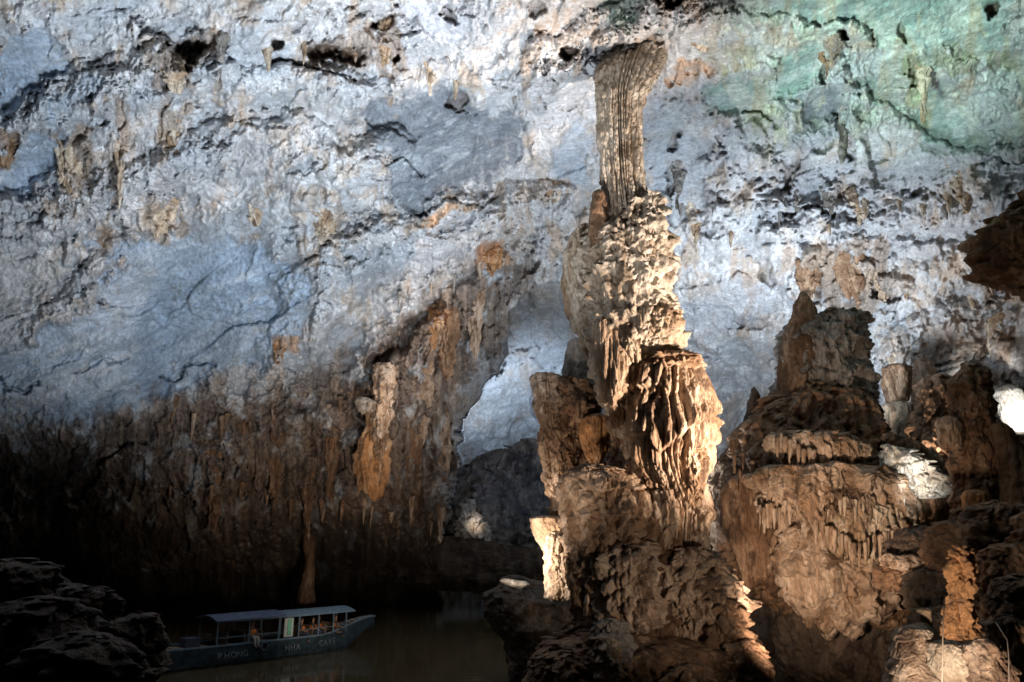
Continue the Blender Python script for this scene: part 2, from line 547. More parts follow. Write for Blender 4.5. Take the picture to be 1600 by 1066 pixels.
SL_COL = {'blue': (.36, .44, .54), 'grey': (.17, .19, .22), 'lilac': (.46, .49, .56), 'green': (.29, .40, .375), 'arch': (.44, .49, .56), 'pale': (.42, .43, .43)}  # green: mint lamp light painted into the stone colour, mixed with algae stain

# strokes: crests of crust (positive) and open cracks (negative): points, half width in px, metres
STROKES = [
    ([(-20, 205), (60, 165), (120, 125), (200, 108), (330, 95)], 26, .9),
    ([(0, 330), (90, 330), (190, 300), (260, 262), (330, 245)], 24, .8),
    ([(0, 545), (70, 505), (140, 440), (195, 380), (215, 345)], 18, .8),
    ([(840, 150), (930, 90), (1030, 20), (1080, -10)], 26, 1.1),
    ([(1050, 45), (1130, 28), (1230, 42), (1330, 50), (1360, 70)], 14, .8),
    ([(1325, 110), (1350, 150), (1430, 205), (1490, 232), (1600, 242)], 11, .9),
    ([(1310, 90), (1330, 140), (1345, 230), (1365, 300)], 10, .9),
    ([(1200, 150), (1250, 145), (1300, 125)], 7, .5),
    ([(830, 200), (850, 240), (880, 200), (900, 180)], 16, .6),
    ([(340, 110), (450, 120), (560, 135), (640, 125)], 16, .6),
    ([(450, 460), (500, 420), (560, 395), (660, 350), (800, 320), (880, 330)], 24, .8),
    ([(560, 560), (640, 480), (720, 400), (800, 360)], 14, .8),
    ([(690, 860), (700, 790), (712, 740), (722, 670)], 10, 1.2),
    ([(470, 560), (500, 480), (510, 430)], 10, .7),
    ([(120, 790), (180, 740), (240, 680), (262, 610)], 12, .8),
    ([(1380, 780), (1330, 620), (1400, 520), (1600, 470)], 14, .7),
    ([(230, 300), (262, 298), (290, 320), (292, 350)], 5, .4),
    ([(120, 500), (260, 500), (300, 480), (420, 470)], 5, .25),
    ([(400, 400), (380, 470), (360, 500)], 4, .25),
    ([(860, 98), (930, 66), (1000, 34), (1050, 22), (1110, 18)], 44, 2.4),
    ([(-40, 360), (150, 312), (300, 250), (450, 228), (600, 250)], 46, 1.3),
    ([(-40, 235), (150, 150), (330, 118), (560, 150)], 34, 1.0),
    ([(850, 325), (700, 350), (560, 400), (480, 480), (440, 600)], 46, 1.4),
    ([(1040, 330), (1200, 352), (1400, 335), (1600, 280)], 38, .45),
    ([(600, 620), (690, 520), (770, 430), (860, 390)], 34, 1.3),
    ([(566, 640), (596, 570), (640, 505), (682, 476)], 20, -2.4),
    # cracks and undercuts
    ([(915, 95), (960, 82), (1000, 70), (1032, 64)], 6, -1.6),
    ([(1525, 255), (1560, 250), (1600, 254)], 5, -.9),
    ([(1228, 335), (1260, 330), (1292, 333)], 5, -1.2),
    ([(1165, 180), (1185, 180), (1205, 198)], 5, -1.0),
    ([(655, 325), (690, 318), (740, 318)], 5, -1.0),
    ([(225, 308), (250, 300), (280, 310), (290, 335)], 4, -.8),
    ([(430, 95), (480, 108), (560, 132)], 4, -.8),
    ([(240, 585), (270, 588), (300, 575), (340, 585)], 5, -.8),
    ([(0, 615), (40, 605), (60, 595)], 5, -.9),
    ([(110, 582), (160, 565), (190, 552)], 4, -.6),
    ([(450, 600), (470, 560), (480, 490), (520, 430)], 5, -.7),
    ([(130, 770), (170, 730), (205, 700)], 5, -.9),
    ([(1300, 180), (1320, 220), (1336, 250)], 5, -1.3),
    ([(1330, 700), (1370, 640), (1370, 560)], 5, -.7),
    ([(1490, 560), (1500, 620), (1490, 680)], 6, -.8),
    ([(0, 360), (30, 375), (40, 380)], 4, -.7),
]

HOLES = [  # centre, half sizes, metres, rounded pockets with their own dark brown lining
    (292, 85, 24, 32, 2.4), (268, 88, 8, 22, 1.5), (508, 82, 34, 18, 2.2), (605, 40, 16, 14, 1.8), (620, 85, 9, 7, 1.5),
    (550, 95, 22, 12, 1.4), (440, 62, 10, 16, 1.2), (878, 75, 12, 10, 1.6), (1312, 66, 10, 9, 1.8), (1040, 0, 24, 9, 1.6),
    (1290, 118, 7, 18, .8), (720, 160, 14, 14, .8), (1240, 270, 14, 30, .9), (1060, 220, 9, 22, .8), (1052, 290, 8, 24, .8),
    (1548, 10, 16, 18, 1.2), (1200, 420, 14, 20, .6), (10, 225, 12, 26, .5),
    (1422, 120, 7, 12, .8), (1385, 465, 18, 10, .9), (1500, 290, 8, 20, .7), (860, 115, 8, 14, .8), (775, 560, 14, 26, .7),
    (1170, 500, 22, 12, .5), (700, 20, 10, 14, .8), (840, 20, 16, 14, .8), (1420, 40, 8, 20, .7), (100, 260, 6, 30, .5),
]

BROWN = [  # stained patches: polygon, strength, colour
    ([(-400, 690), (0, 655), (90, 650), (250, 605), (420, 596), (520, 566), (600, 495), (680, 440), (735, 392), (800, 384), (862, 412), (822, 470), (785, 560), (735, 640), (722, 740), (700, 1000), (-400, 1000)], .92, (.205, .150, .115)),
    ([(742, 378), (790, 375), (795, 410), (765, 425), (740, 415)], .9, (.42, .22, .11)),
    ([(660, 328), (735, 320), (740, 335), (690, 350), (655, 345)], .9, (.50, .34, .22)),
    ([(672, 485), (696, 480), (698, 530), (682, 545)], .9, (.45, .24, .12)),
    ([(80, 200), (146, 190), (148, 240), (130, 300), (92, 300), (85, 250)], .8, (.34, .27, .21)),
    ([(180, 150), (200, 150), (204, 200), (196, 320), (176, 318)], .8, (.36, .28, .22)),
    ([(250, 172), (290, 170), (288, 215), (272, 245), (250, 210)], .7, (.40, .31, .23)),
    ([(222, 308), (285, 305), (292, 340), (290, 375), (215, 375)], .7, (.42, .34, .26)),
    ([(-20, 205), (20, 205), (18, 260), (-20, 270)], .8, (.34, .22, .14)),
    ([(152, 350), (182, 352), (180, 395), (155, 395)], .8, (.32, .22, .15)),
    ([(480, 290), (535, 290), (540, 340), (520, 390), (480, 392)], .7, (.42, .35, .28)),
    ([(235, 50), (330, 48), (330, 90), (300, 145), (240, 145)], .75, (.24, .18, .14)),
    ([(470, 62), (560, 55), (620, 25), (640, 90), (620, 120), (540, 115), (470, 100)], .75, (.27, .21, .165)),
    ([(600, 150), (618, 150), (616, 190), (604, 195)], .8, (.42, .28, .17)),
    ([(425, 520), (458, 518), (455, 560), (430, 560)], .8, (.36, .21, .12)),
    ([(820, 270), (882, 275), (880, 315), (810, 320)], .6, (.40, .31, .24)),
    ([(1040, 108), (1100, 90), (1120, 98), (1080, 115), (1040, 128)], .9, (.62, .43, .30)),
    ([(1105, 85), (1190, 75), (1192, 108), (1160, 105), (1120, 108)], .6, (.36, .32, .18)),
    ([(1280, 62), (1312, 60), (1305, 115), (1288, 118)], .8, (.26, .17, .11)),
    ([(1280, 380), (1395, 375), (1400, 440), (1380, 500), (1300, 500), (1240, 440)], .8, (.27, .205, .155)),
    ([(1370, 520), (1560, 480), (1640, 700), (1480, 720), (1380, 700)], .55, (.40, .30, .225)),
    ([(1405, 40), (1440, 45), (1452, 190), (1438, 200), (1420, 150), (1405, 110)], .7, (.34, .38, .22)),
    ([(1460, 75), (1510, 70), (1600, 90), (1600, 130), (1530, 120), (1480, 125)], .6, (.30, .31, .20)),
    ([(1530, 360), (1700, 250), (1800, 500), (1530, 480)], .8, (.26, .18, .12)),
    ([(1530, 0), (1560, -10), (1566, 25), (1540, 28)], .8, (.10, .08, .07)),
    ([(1160, 175), (1260, 165), (1262, 205), (1200, 235), (1165, 215)], .6, (.46, .48, .33)),
    ([(560, 240), (590, 300), (580, 350), (540, 330)], .4, (.42, .36, .30)),
]


def build_shell():
    xs = axis(-900, -120, 1720, 2500, 1.75, 14.0)
    ys = axis(-700, -60, 900, 1010, 1.75, 14.0)
    PX, PY = np.meshgrid(xs, ys)
    PX = PX.astype(np.float32); PY = PY.astype(np.float32)
    D = _depth(PX, PY).astype(np.float32)
    a = (PX - 800) / F_PX * 45; b = (533 - PY) / F_PX * 45      # metres across and up the rock
    wx = fbm2(a * .35, b * .35, 5, .6, 3); wy = fbm2(a * .35, b * .35, 5, .6, 40)
    WX = PX + wx * 16; WY = PY + wy * 16
    # the passage under the arch runs on far behind the brown curtain
    gap = poly_mask(WX, WY, [(800, 490), (840, 440), (1000, 420), (1025, 560), (1025, 1100), (690, 1100), (690, 870), (716, 760), (722, 680), (748, 620), (785, 560)], 2.5)
    D = D + gap * np.clip(np.interp(PY, [400, 520, 640, 760, 1000], [2, 18, 34, 42, 30]) - np.abs(PX - 800) * .02, 0, 60)
    # masks
    edge = .20 * fbm2(a * 1.3, b * .9, 4, .65, 91) + .12 * fbm2(a * .25, b * .25, 3, .5, 92)
    slate = np.zeros_like(D); c_sl = np.zeros(D.shape + (3,), np.float32) + .3
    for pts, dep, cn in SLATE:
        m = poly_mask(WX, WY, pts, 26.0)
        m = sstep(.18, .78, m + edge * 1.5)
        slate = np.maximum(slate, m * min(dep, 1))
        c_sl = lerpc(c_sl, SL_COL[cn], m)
    nat = sstep(.10, .50, fbm2(a * .24, b * .36, 5, .62, 77))         # small natural windows of bare slate
    far = sstep(0, 40, PY) * sstep(720, 560, PY)
    c_sl = lerpc(c_sl, (.40, .43, .47), nat * (1 - slate) * .9)
    slate = np.maximum(slate, nat * .8 * far)
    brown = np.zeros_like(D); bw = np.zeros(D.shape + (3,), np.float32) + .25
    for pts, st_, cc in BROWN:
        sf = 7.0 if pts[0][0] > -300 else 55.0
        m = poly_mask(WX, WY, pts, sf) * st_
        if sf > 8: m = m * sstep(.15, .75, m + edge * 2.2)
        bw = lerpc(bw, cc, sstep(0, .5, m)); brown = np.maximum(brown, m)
    curt = poly_mask(WX, WY + wy * 30, BROWN[0][0], 60.0)
    rough = 1 - slate
    # relief in metres towards the viewer
    H = 1.1 * fbm2(a / 9, b / 9, 3, .5, 1) + .9 * fbm2((a * .91 + b * .42) * .07, (b * .91 - a * .42) * .26, 3, .5, 98)
    lx, ly = a + wx * .8, b + wy * .8
    r1 = ridge2(lx * .34 + ly * .1, ly * .26, 5, .58, 5)
    r2 = ridge2(lx * 1.25, ly * .48, 5, .62, 15)
    f1, f2, ox, oy, rr = worley2(lx * .8, ly * .42)
    lobes = np.clip(.75 - f1, 0, 1)
    g1, g2, px_, py_, rg = worley2(lx * 2.1 + 30, ly * 1.0)
    lobes2 = np.clip(.7 - g1, 0, 1)
    crust = .80 * (r1 - .3) + .12 * (r2 - .3) + .42 * lobes + .13 * lobes2 + .34 * (bil2(lx * 1.5, b * .25, 3, 81) - .55) + .5 * (bil2(lx * .5, b * .3, 3, 85) - .55)
    ww = fbm2(a * .16, b * .16, 3, .5, 51) * 1.6 + n2(a * 2.4, b * .1) * .12 + a * .03
    crust += .70 * (saw(np.mod(b / 3.9 - a * .05 + ww, 1)) - .4)
    crust *= .45 + .75 * sstep(-.35, .35, fbm2(a * .10, b * .14, 3, .5, 95))
    crust += .22 * (saw(np.mod(b / .9 + ww * 2.2 + n2(a * 4, b * .2) * .2, 1)) - .4) * sstep(-.2, .3, n2(a * .3, b * .3))
    crust += .05 * fbm2(a * 4.4, b * 2.0, 3, .6, 9)
    ca, sa = math.cos(.42), math.sin(.42)
    sx, sy = a * ca + b * sa, -a * sa + b * ca                   # bedding runs up to the right
    h1, h2, qx, qy, rh = worley2(sx * .16 + wx * .1, sy * .36)
    facet = (rh[..., 0] - .5) * qx * 2.4 + (rh[..., 1] - .5) * qy * 1.7 + rh[..., 2] * .5
    k1, k2, kx, ky, rk = worley2(sx * .5 + 9 + wx * .2, sy * 1.1 + wy * .2)
    facet += ((rk[..., 0] - .5) * kx + (rk[..., 1] - .5) * ky) * .55
    bare = -.55 + facet * .6 + .09 * fbm2(sx * .6, sy * 1.6, 4, .55, 21) + .05 * fbm2(a * 5, b * 5, 2, .6, 22)
    fl = bil2(lx * 2.0, b * .16, 3, 61) * 1.3 - .7
    fl2 = bil2(lx * .7, b * .12, 3, 66) - .55
    hang = .8 * fl2 + .42 * fl + .9 * fbm2(a * .22 + b * .12, b * .16, 4, .55, 111) + .5 * (r2 - .3) + .8 * (saw(np.mod(b / 3.6 + ww * 1.2 + n2(a * 1.6, b * .1) * .4, 1)) - .4)
    cm = np.maximum(curt, sstep(.3, .8, brown) * (PX * 0 + .8))
    rel = crust * (1 - cm) + (hang + crust * .25) * cm
    H = H + rel * rough + bare * slate
    for pts, w, amp in STROKES:
        m = line_mask(WX, WY, pts, w)
        if amp > 0:
            H = H + amp * np.sqrt(m * (2 - m)) * (.75 + .5 * r2)
        else:
            H = H + amp * sstep(0, .8, m)
    hole_m = np.zeros_like(D)
    for cx, cy, hx, hy, dep in HOLES:
        e = ((WX - cx) / hx) ** 2 + ((WY - cy) / hy) ** 2
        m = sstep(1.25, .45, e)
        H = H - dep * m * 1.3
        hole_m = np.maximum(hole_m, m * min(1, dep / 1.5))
    D2 = D - H * np.clip(D / 46, .5, 2.0)
    # colour: pale crust, bare slate, brown stain
    C = np.zeros(D.shape + (3,), np.float32)
    C[:] = (.50, .50, .51)
    C = lerpc(C, (.62, .625, .635), sstep(.0, .5, fbm2(a * .9, b * .6, 5, .65, 30)))
    C = lerpc(C, (.55, .48, .42), sstep(.05, .5, fbm2(a * .35, b * .3, 5, .6, 31)) * .8)
    C = lerpc(C, (.34, .325, .32), sstep(.3, .7, fbm2(a * 2.2, b * .8, 4, .65, 33)) * .75)
    C = lerpc(C, (.68, .69, .71), sstep(.15, .55, fbm2(a * 1.6, b * 1.1, 4, .6, 35)) * .7)
    C = lerpc(C, (.48, .37, .28), sstep(.25, .55, fbm2(a * .6, b * .22, 4, .6, 38)) * .7)
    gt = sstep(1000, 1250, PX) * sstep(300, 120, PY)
    C = lerpc(C, (.45, .56, .47), gt * sstep(-.1, .4, fbm2(a * .5, b * .5, 4, .6, 55)) * .6)  # mint lamp tint painted into the crust at upper right
    C = lerpc(C, (.72, .72, .73), sstep(.80, .97, ridge2(lx * .28, ly * .34, 4, .5, 97)) * .7)
    c_sl = lerpc(c_sl, (.45, .48, .52), sstep(-.1, .5, fbm2(sx * .10, sy * .3, 4, .6, 47)) * .3)
    C = lerpc(C, (.45, .485, .53), sstep(-.05, .55, fbm2(sx * .11, sy * .26, 4, .6, 48)) * .75)
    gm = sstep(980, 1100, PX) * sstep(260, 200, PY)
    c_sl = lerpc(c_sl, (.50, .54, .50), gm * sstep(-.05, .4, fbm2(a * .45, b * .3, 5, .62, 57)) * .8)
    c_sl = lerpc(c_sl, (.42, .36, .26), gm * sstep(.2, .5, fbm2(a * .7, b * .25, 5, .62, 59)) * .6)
    cs = c_sl * (1 + .13 * fbm2(sx * .5, sy * 2.0, 5, .6, 41))[..., None]
    cs = lerpc(cs, (.55, .57, .60), sstep(.3, .8, fbm2(sx * .35, sy * 1.1, 5, .65, 43)) * .45)
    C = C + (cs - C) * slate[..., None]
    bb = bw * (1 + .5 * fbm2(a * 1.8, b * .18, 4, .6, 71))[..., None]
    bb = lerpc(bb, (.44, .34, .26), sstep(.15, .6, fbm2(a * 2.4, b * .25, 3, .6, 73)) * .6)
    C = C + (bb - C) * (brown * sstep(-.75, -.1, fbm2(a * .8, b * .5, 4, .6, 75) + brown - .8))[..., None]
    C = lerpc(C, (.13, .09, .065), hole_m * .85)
    low_shade = sstep(560, 900, PY) * curt  # lamp fade-out towards the bottom, painted into the curtain colour
    C = C * (1 - .35 * low_shade[..., None])
    rx, rz = ray(PX, PY)
    # D2 is a distance along the optical axis
    u = (PX - 800) / F_PX; v = (533 - PY) / F_PX
    P = np.stack([u * D2, (CP - v * SP) * D2, CAM_Z + (SP + v * CP) * D2], -1)
    P[..., 2] = np.maximum(P[..., 2], -1.5)
    o = grid_object('cave_ceiling', P[::-1], M_SHELL, C[::-1])
    tag(o, kind='structure')
    return o, xs, ys, P


shell, SX, SY, SP_ = build_shell()


def on_shell(px, py):
    i = int(np.clip(np.searchsorted(SY, py), 0, len(SY) - 1)); j = int(np.clip(np.searchsorted(SX, px), 0, len(SX) - 1))
    return SP_[i, j]

# ------------------------------------------------------------------ helpers for things made of parts
def adopt(o, parent):
    o.parent = parent
    o.location = tuple(-v for v in parent.location)
    return o


def thing(name, label, cat, px, py, Y, group=None):
    p = at(px, py, Y)
    return tag(empty(name, (float(p[0]), float(p[1]), max(0.0, float(p[2])))), label, cat, group)


def part(root, name, rows, Y, **k):
    return adopt(formation(name, rows, Y, **k), root)


def tri_mesh(name, verts, faces, mat, smooth=True, parent=None):
    me = bpy.data.meshes.new(name)
    me.from_pydata([tuple(v) for v in verts], [], faces)
    me.materials.append(mat)
    for p in me.polygons: p.use_smooth = smooth
    me.update()
    o = bpy.data.objects.new(name, me)
    col.objects.link(o)
    if parent: o.parent = parent
    return o


# ------------------------------------------------------------------ water and the banks
def water_material():
    m = bpy.data.materials.new('river_water')
    m.use_nodes = True
    N, L = m.node_tree.nodes, m.node_tree.links
    bs = N['Principled BSDF']
    bs.inputs['Base Color'].default_value = (.085, .064, .036, 1)
    bs.inputs['Roughness'].default_value = .06
    bs.inputs['IOR'].default_value = 1.33
    tc = N.new('ShaderNodeTexCoord')
    mp = N.new('ShaderNodeMapping'); mp.inputs['Scale'].default_value = (.55, 1.3, 1)
    L.new(tc.outputs['Object'], mp.inputs[0])
    n = N.new('ShaderNodeTexNoise'); n.inputs['Scale'].default_value = 1.6; n.inputs['Detail'].default_value = 4
    L.new(mp.outputs[0], n.inputs['Vector'])
    b = N.new('ShaderNodeBump'); b.inputs['Strength'].default_value = .16; b.inputs['Distance'].default_value = .05
    L.new(n.outputs['Fac'], b.inputs['Height']); L.new(b.outputs[0], bs.inputs['Normal'])
    return m


wy_, wx_ = np.meshgrid(np.linspace(2, 170, 12), np.linspace(-90, 90, 12), indexing='ij')
water = grid_object('river_water', np.stack([wx_, wy_, 0 * wx_], -1), water_material())
tag(water, kind='structure')

o = formation('rocky_bank', [(898, 770, 835), (906, 766, 850), (918, 758, 905), (935, 752, 960), (965, 760, 1010), (1010, 790, 1060), (1075, 800, 1120), (1120, 810, 1160)],
              38, 'dark', depth=.5, nz=140, nt=300, crag=.35, fc=.6, flute=0, knob=.12, seed=3, cz=1.4, maxry=5)
tag(o, kind='structure')
o = formation('far_bank', [(838, 600, 800), (850, 560, 860), (880, 520, 960), (925, 500, 1000)], 71, 'dark', depth=.12, nz=60, nt=220, crag=.8, fc=.3, flute=0, seed=4)
tag(o, kind='structure')
o = formation('distant_rock_hill', [(684, 808, 850), (694, 790, 870), (706, 768, 880), (722, 735, 900), (760, 690, 930), (850, 660, 960), (930, 650, 980)],
              76, 'grey', depth=.25, nz=160, nt=400, crag=1.8, fc=.3, flute=.3, ff=.5, knob=.8, seed=5)
tag(o, kind='structure')
o = formation('river_bed_bank', [(880, 1120, 1480), (930, 1090, 1560), (1000, 1080, 1700), (1080, 1060, 1760)], 47, 'dark', depth=.25, nz=60, nt=200, crag=.6, fc=.4, flute=0, seed=6)
tag(o, kind='structure')

# ------------------------------------------------------------------ the great column
t = thing('rock_column', 'tallest fluted limestone column, joined to the cave roof and rising from the river bank', 'rock column', 1020, 1066, 28)
Yc = 28
up = [float(on_shell(px, py)[1]) - Yc for px, py in ((1060, 25), (1020, 55), (1000, 84), (985, 104))]
part(t, 'fluted_shaft', [(0, 1030, 1150, up[0] + 3.5), (25, 1015, 1120, up[0] + 1.8), (55, 950, 1070, up[1] + 1.6), (84, 934, 1046, up[2] * .95), (104, 932, 1036, up[3] * .6), (122, 932, 1026, .7), (138, 931, 1018, .3), (150, 932, 1008), (175, 933, 1003), (210, 934, 1002), (250, 936, 1004), (285, 938, 1008), (320, 940, 1014), (380, 945, 1020)],
     Yc, pal='cream', nz=420, nt=420, flute=.35, ff=2.4, groove=4.5, gamp=.24, crag=.08, fc=1.2, knob=.06, seed=11, fine=.02, blunt=.1, stretch=.02)
part(t, 'shaft_shoulder', [(296, 932, 940), (302, 926, 944), (330, 920, 950), (380, 918, 955), (400, 920, 950)], Yc - .8, pal='brown', nz=70, nt=70, flute=.05, crag=.12, fc=1.6, seed=12)
part(t, 'craggy_crown', [(300, 1012, 1032), (312, 985, 1034), (330, 940, 1036), (350, 925, 1040), (375, 905, 1044), (400, 900, 1050), (430, 898, 1049), (460, 902, 1046), (485, 908, 1052), (500, 915, 1062), (525, 922, 1066), (545, 928, 1060), (575, 932, 1030), (610, 940, 1020), (660, 950, 1030)],
     Yc, pal='cream', nz=420, nt=360, flute=.38, ff=1.9, crag=.52, fc=.72, knob=.26, shelf=.16, hs=1.5, seed=13, fine=.045, cz=.6)
part(t, 'hanging_drapery', [(350, 905, 930), (370, 890, 940), (400, 880, 945), (440, 881, 945), (480, 886, 942), (510, 895, 940), (535, 906, 932), (550, 914, 924)],
     Yc + .3, pal='pale', nz=220, nt=180, flute=.38, ff=2.2, fringe=.5, crag=.18, fc=1.1, seed=14)
part(t, 'hanging_drapery', [(500, 925, 965), (540, 928, 975), (580, 932, 985), (610, 936, 980), (630, 942, 966), (642, 948, 958)],
     Yc - .9, pal='tan', nz=200, nt=160, flute=.36, ff=2.4, fringe=.4, crag=.12, fc=1.0, seed=15)
part(t, 'crown_ledge', [(478, 1000, 1040), (490, 990, 1060), (505, 985, 1066), (520, 990, 1062), (532, 1000, 1040)], Yc - 1.1, pal='pale', nz=110, nt=200, flute=.1, crag=.28, fc=1.3, knob=.15, seed=16, depth=.7)
part(t, 'crown_ledge', [(545, 1030, 1070), (553, 1015, 1085), (562, 1005, 1095), (574, 1005, 1098), (584, 1015, 1080)], Yc - .9, pal='tan', nz=100, nt=200, flute=.08, crag=.25, fc=1.5, knob=.15, shelf=.2, hs=.35, seed=17, depth=.7)
part(t, 'flowstone_body', [(560, 1000, 1090), (580, 988, 1102), (605, 982, 1108), (640, 974, 1112), (670, 970, 1124), (690, 970, 1122), (712, 972, 1112), (735, 980, 1108), (760, 1000, 1106), (785, 1016, 1106), (800, 1020, 1112), (840, 1020, 1108), (870, 1026, 1106), (900, 1040, 1100)],
     Yc - .4, pal='tan', nz=420, nt=420, flute=.40, ff=2.0, groove=5.0, gamp=.20, crag=.16, fc=.7, shelf=.34, hs=2.1, seed=18, fine=.03)
part(t, 'trunk', [(520, 945, 1030), (600, 948, 1040), (700, 958, 1060), (800, 930, 1090), (880, 920, 1110), (960, 925, 1120), (1070, 900, 1150), (1100, 890, 1170)],
     Yc + .3, pal='brown', nz=360, nt=300, flute=.30, ff=1.6, crag=.45, fc=.7, knob=.15, seed=19)
part(t, 'domed_flowstone', [(724, 898, 945), (732, 884, 975), (750, 880, 995), (775, 878, 1012), (805, 880, 1024), (840, 884, 1026), (870, 888, 1016), (900, 892, 1000), (930, 900, 985)],
     Yc - .5, pal='tan', nz=280, nt=300, flute=.36, ff=1.8, crag=.40, fc=.9, knob=.15, shelf=.14, hs=.9, seed=20)
for k, (x0, x1, y0, y1, yo, pl) in enumerate([(1015, 1050, 560, 700, -1.7, 'tan'), (975, 1010, 640, 800, -1.2, 'tan'), (1060, 1105, 690, 800, -1.9, 'tan'), (1020, 1062, 740, 880, -1.8, 'tan'), (955, 990, 560, 720, -1.0, 'brown'), (1075, 1108, 780, 900, -1.6, 'tan'),
                                              (905, 940, 770, 890, -1.7, 'brown'), (960, 1000, 745, 870, -1.9, 'brown'), (1030, 1062, 860, 990, -2.0, 'tan'), (885, 915, 850, 960, -1.2, 'tan'), (925, 960, 400, 560, -1.1, 'pale'), (1005, 1040, 330, 450, -1.6, 'pale'), (965, 1005, 470, 600, -1.5, 'pale')]):
    w = x1 - x0
    part(t, 'drapery', [(y0, x0 + w * .2, x1 - w * .15, .8), (y0 + (y1 - y0) * .2, x0, x1, .1), (y0 + (y1 - y0) * .6, x0 + w * .1, x1 - w * .08), (y1, x0 + w * .35, x1 - w * .35, .3)], Yc + yo + .5, pal=pl,
         nz=130, nt=120, flute=.30, ff=2.6, crag=.22, fc=1.2, seed=160 + k, fringe=.5, knob=.08)
part(t, 'boulder_lobe', [(842, 960, 1005), (852, 945, 1020), (875, 932, 1032), (910, 928, 1037), (950, 932, 1038), (975, 945, 1030), (992, 960, 1015), (1000, 975, 1000)],
     Yc - 1.3, pal='tan', nz=220, nt=280, flute=.38, ff=2.0, crag=.45, fc=1.0, knob=.2, shelf=.12, hs=.6, seed=21)
part(t, 'cracked_block', [(852, 1048, 1096), (862, 1038, 1112), (885, 1034, 1130), (915, 1034, 1150), (945, 1036, 1160), (975, 1040, 1152), (1000, 1046, 1126), (1016, 1058, 1098)],
     Yc - 1.0, pal='tan', nz=240, nt=280, flute=.12, crag=.65, fc=.85, knob=.35, seed=22, cz=1.0)
part(t, 'base_rock', [(962, 890, 960), (975, 868, 1000), (1000, 850, 1180), (1040, 835, 1190), (1075, 820, 1200), (1120, 800, 1220)], Yc - .5, pal='brown', nz=160, nt=300, flute=.05, crag=.5, fc=.8, knob=.3, seed=23)
part(t, 'base_rock', [(935, 1120, 1140), (950, 1105, 1155), (1000, 1100, 1175), (1040, 1095, 1195), (1080, 1090, 1200)], Yc - 2.2, pal='brown', nz=120, nt=160, flute=.0, crag=.4, fc=.9, knob=.3, seed=24)

# ------------------------------------------------------------------ the shorter column on its left
t = thing('rock_column', 'shorter broken column with a flat left top, standing left of the great fluted column', 'rock column', 880, 920, 30)
part(t, 'flat_topped_pillar', [(583, 836, 868), (588, 832, 873), (610, 834, 876), (650, 840, 880), (700, 842, 882), (725, 846, 880), (760, 854, 880), (790, 860, 880), (815, 860, 884)],
     30, pal='tan', nz=280, nt=190, flute=.34, ff=2.4, crag=.3, fc=1.2, knob=.1, seed=31, blunt=.12)
part(t, 'rounded_stump', [(527, 892, 906), (534, 887, 914), (550, 884, 924), (575, 880, 930), (600, 876, 934), (625, 874, 938), (660, 872, 940)],
     31.2, pal='grey', nz=120, nt=120, flute=.06, crag=.08, fc=.9, seed=32)
part(t, 'broken_top', [(588, 874, 900), (598, 868, 918), (612, 866, 925), (640, 862, 938), (680, 862, 925), (730, 864, 918), (770, 868, 912)],
     30.2, pal='brown', nz=240, nt=220, flute=.34, ff=2.2, crag=.45, fc=1.0, knob=.2, seed=33)
part(t, 'cup_flowstone', [(646, 920, 948), (654, 906, 958), (670, 903, 961), (690, 905, 960), (708, 912, 953), (722, 920, 942), (732, 926, 936)],
     29.3, pal='orange', nz=130, nt=160, flute=.22, ff=2.0, crag=.10, seed=34)
part(t, 'ledge_block', [(806, 838, 872), (810, 829, 886), (825, 831, 890), (845, 838, 888), (862, 850, 884), (880, 856, 880)],
     29.6, pal='pale', nz=110, nt=140, flute=.05, crag=.14, fc=1.2, seed=35, blunt=.08)
part(t, 'pale_foot', [(828, 858, 880), (840, 852, 890), (870, 850, 896), (900, 852, 902), (925, 852, 910), (940, 850, 915)],
     29.2, pal='pale', nz=150, nt=150, flute=.05, crag=.14, fc=1.6, knob=.1, seed=36)
part(t, 'back_wall', [(740, 868, 910), (800, 876, 925), (860, 880, 935), (930, 870, 950)], 30.6, pal='brown', nz=160, nt=140, flute=.2, crag=.25, seed=37)

# ------------------------------------------------------------------ the massif on the right
t = thing('rock_massif', 'massive brown flowstone mound carrying a square grey pillar, right of the great column', 'rock formation', 1300, 960, 38)
Ym = 38
part(t, 'square_pillar', [(488, 1296, 1330), (494, 1262, 1338), (506, 1238, 1344), (530, 1222, 1346), (570, 1216, 1350), (620, 1214, 1354), (660, 1206, 1360), (720, 1196, 1370), (760, 1190, 1380)],
     Ym + 1, pal='grey', nz=300, nt=320, flute=.50, ff=1.1, crag=.75, fc=.55, shelf=.25, hs=2.6, knob=.3, fine=.05, seed=41, blunt=.08)
part(t, 'pillar_spur', [(455, 1250, 1262), (470, 1244, 1268), (500, 1234, 1276), (540, 1222, 1280), (600, 1216, 1284), (640, 1212, 1280)],
     Ym + .2, pal='brown', nz=160, nt=110, flute=.2, ff=1.6, crag=.25, fc=.8, seed=42)
part(t, 'horn', [(604, 1176, 1180), (614, 1172, 1184), (640, 1166, 1190), (680, 1160, 1206), (720, 1156, 1214)], Ym + .3, pal='dark', nz=80, nt=70, flute=.08, crag=.12, fc=1, seed=43)
part(t, 'mound', [(596, 1222, 1350), (620, 1204, 1356), (650, 1176, 1366), (680, 1150, 1384), (710, 1134, 1402), (740, 1124, 1424), (780, 1116, 1450), (820, 1114, 1470), (860, 1124, 1478), (900, 1146, 1478), (935, 1182, 1470), (965, 1230, 1460), (1000, 1300, 1450)],
     Ym, pal='brown', depth=.7, nz=380, nt=440, flute=.60, ff=1.2, crag=.75, fc=.5, shelf=.25, hs=2.8, seed=44, fine=.06, knob=.2)
SHK = dict(fine=.05, knob=.12)
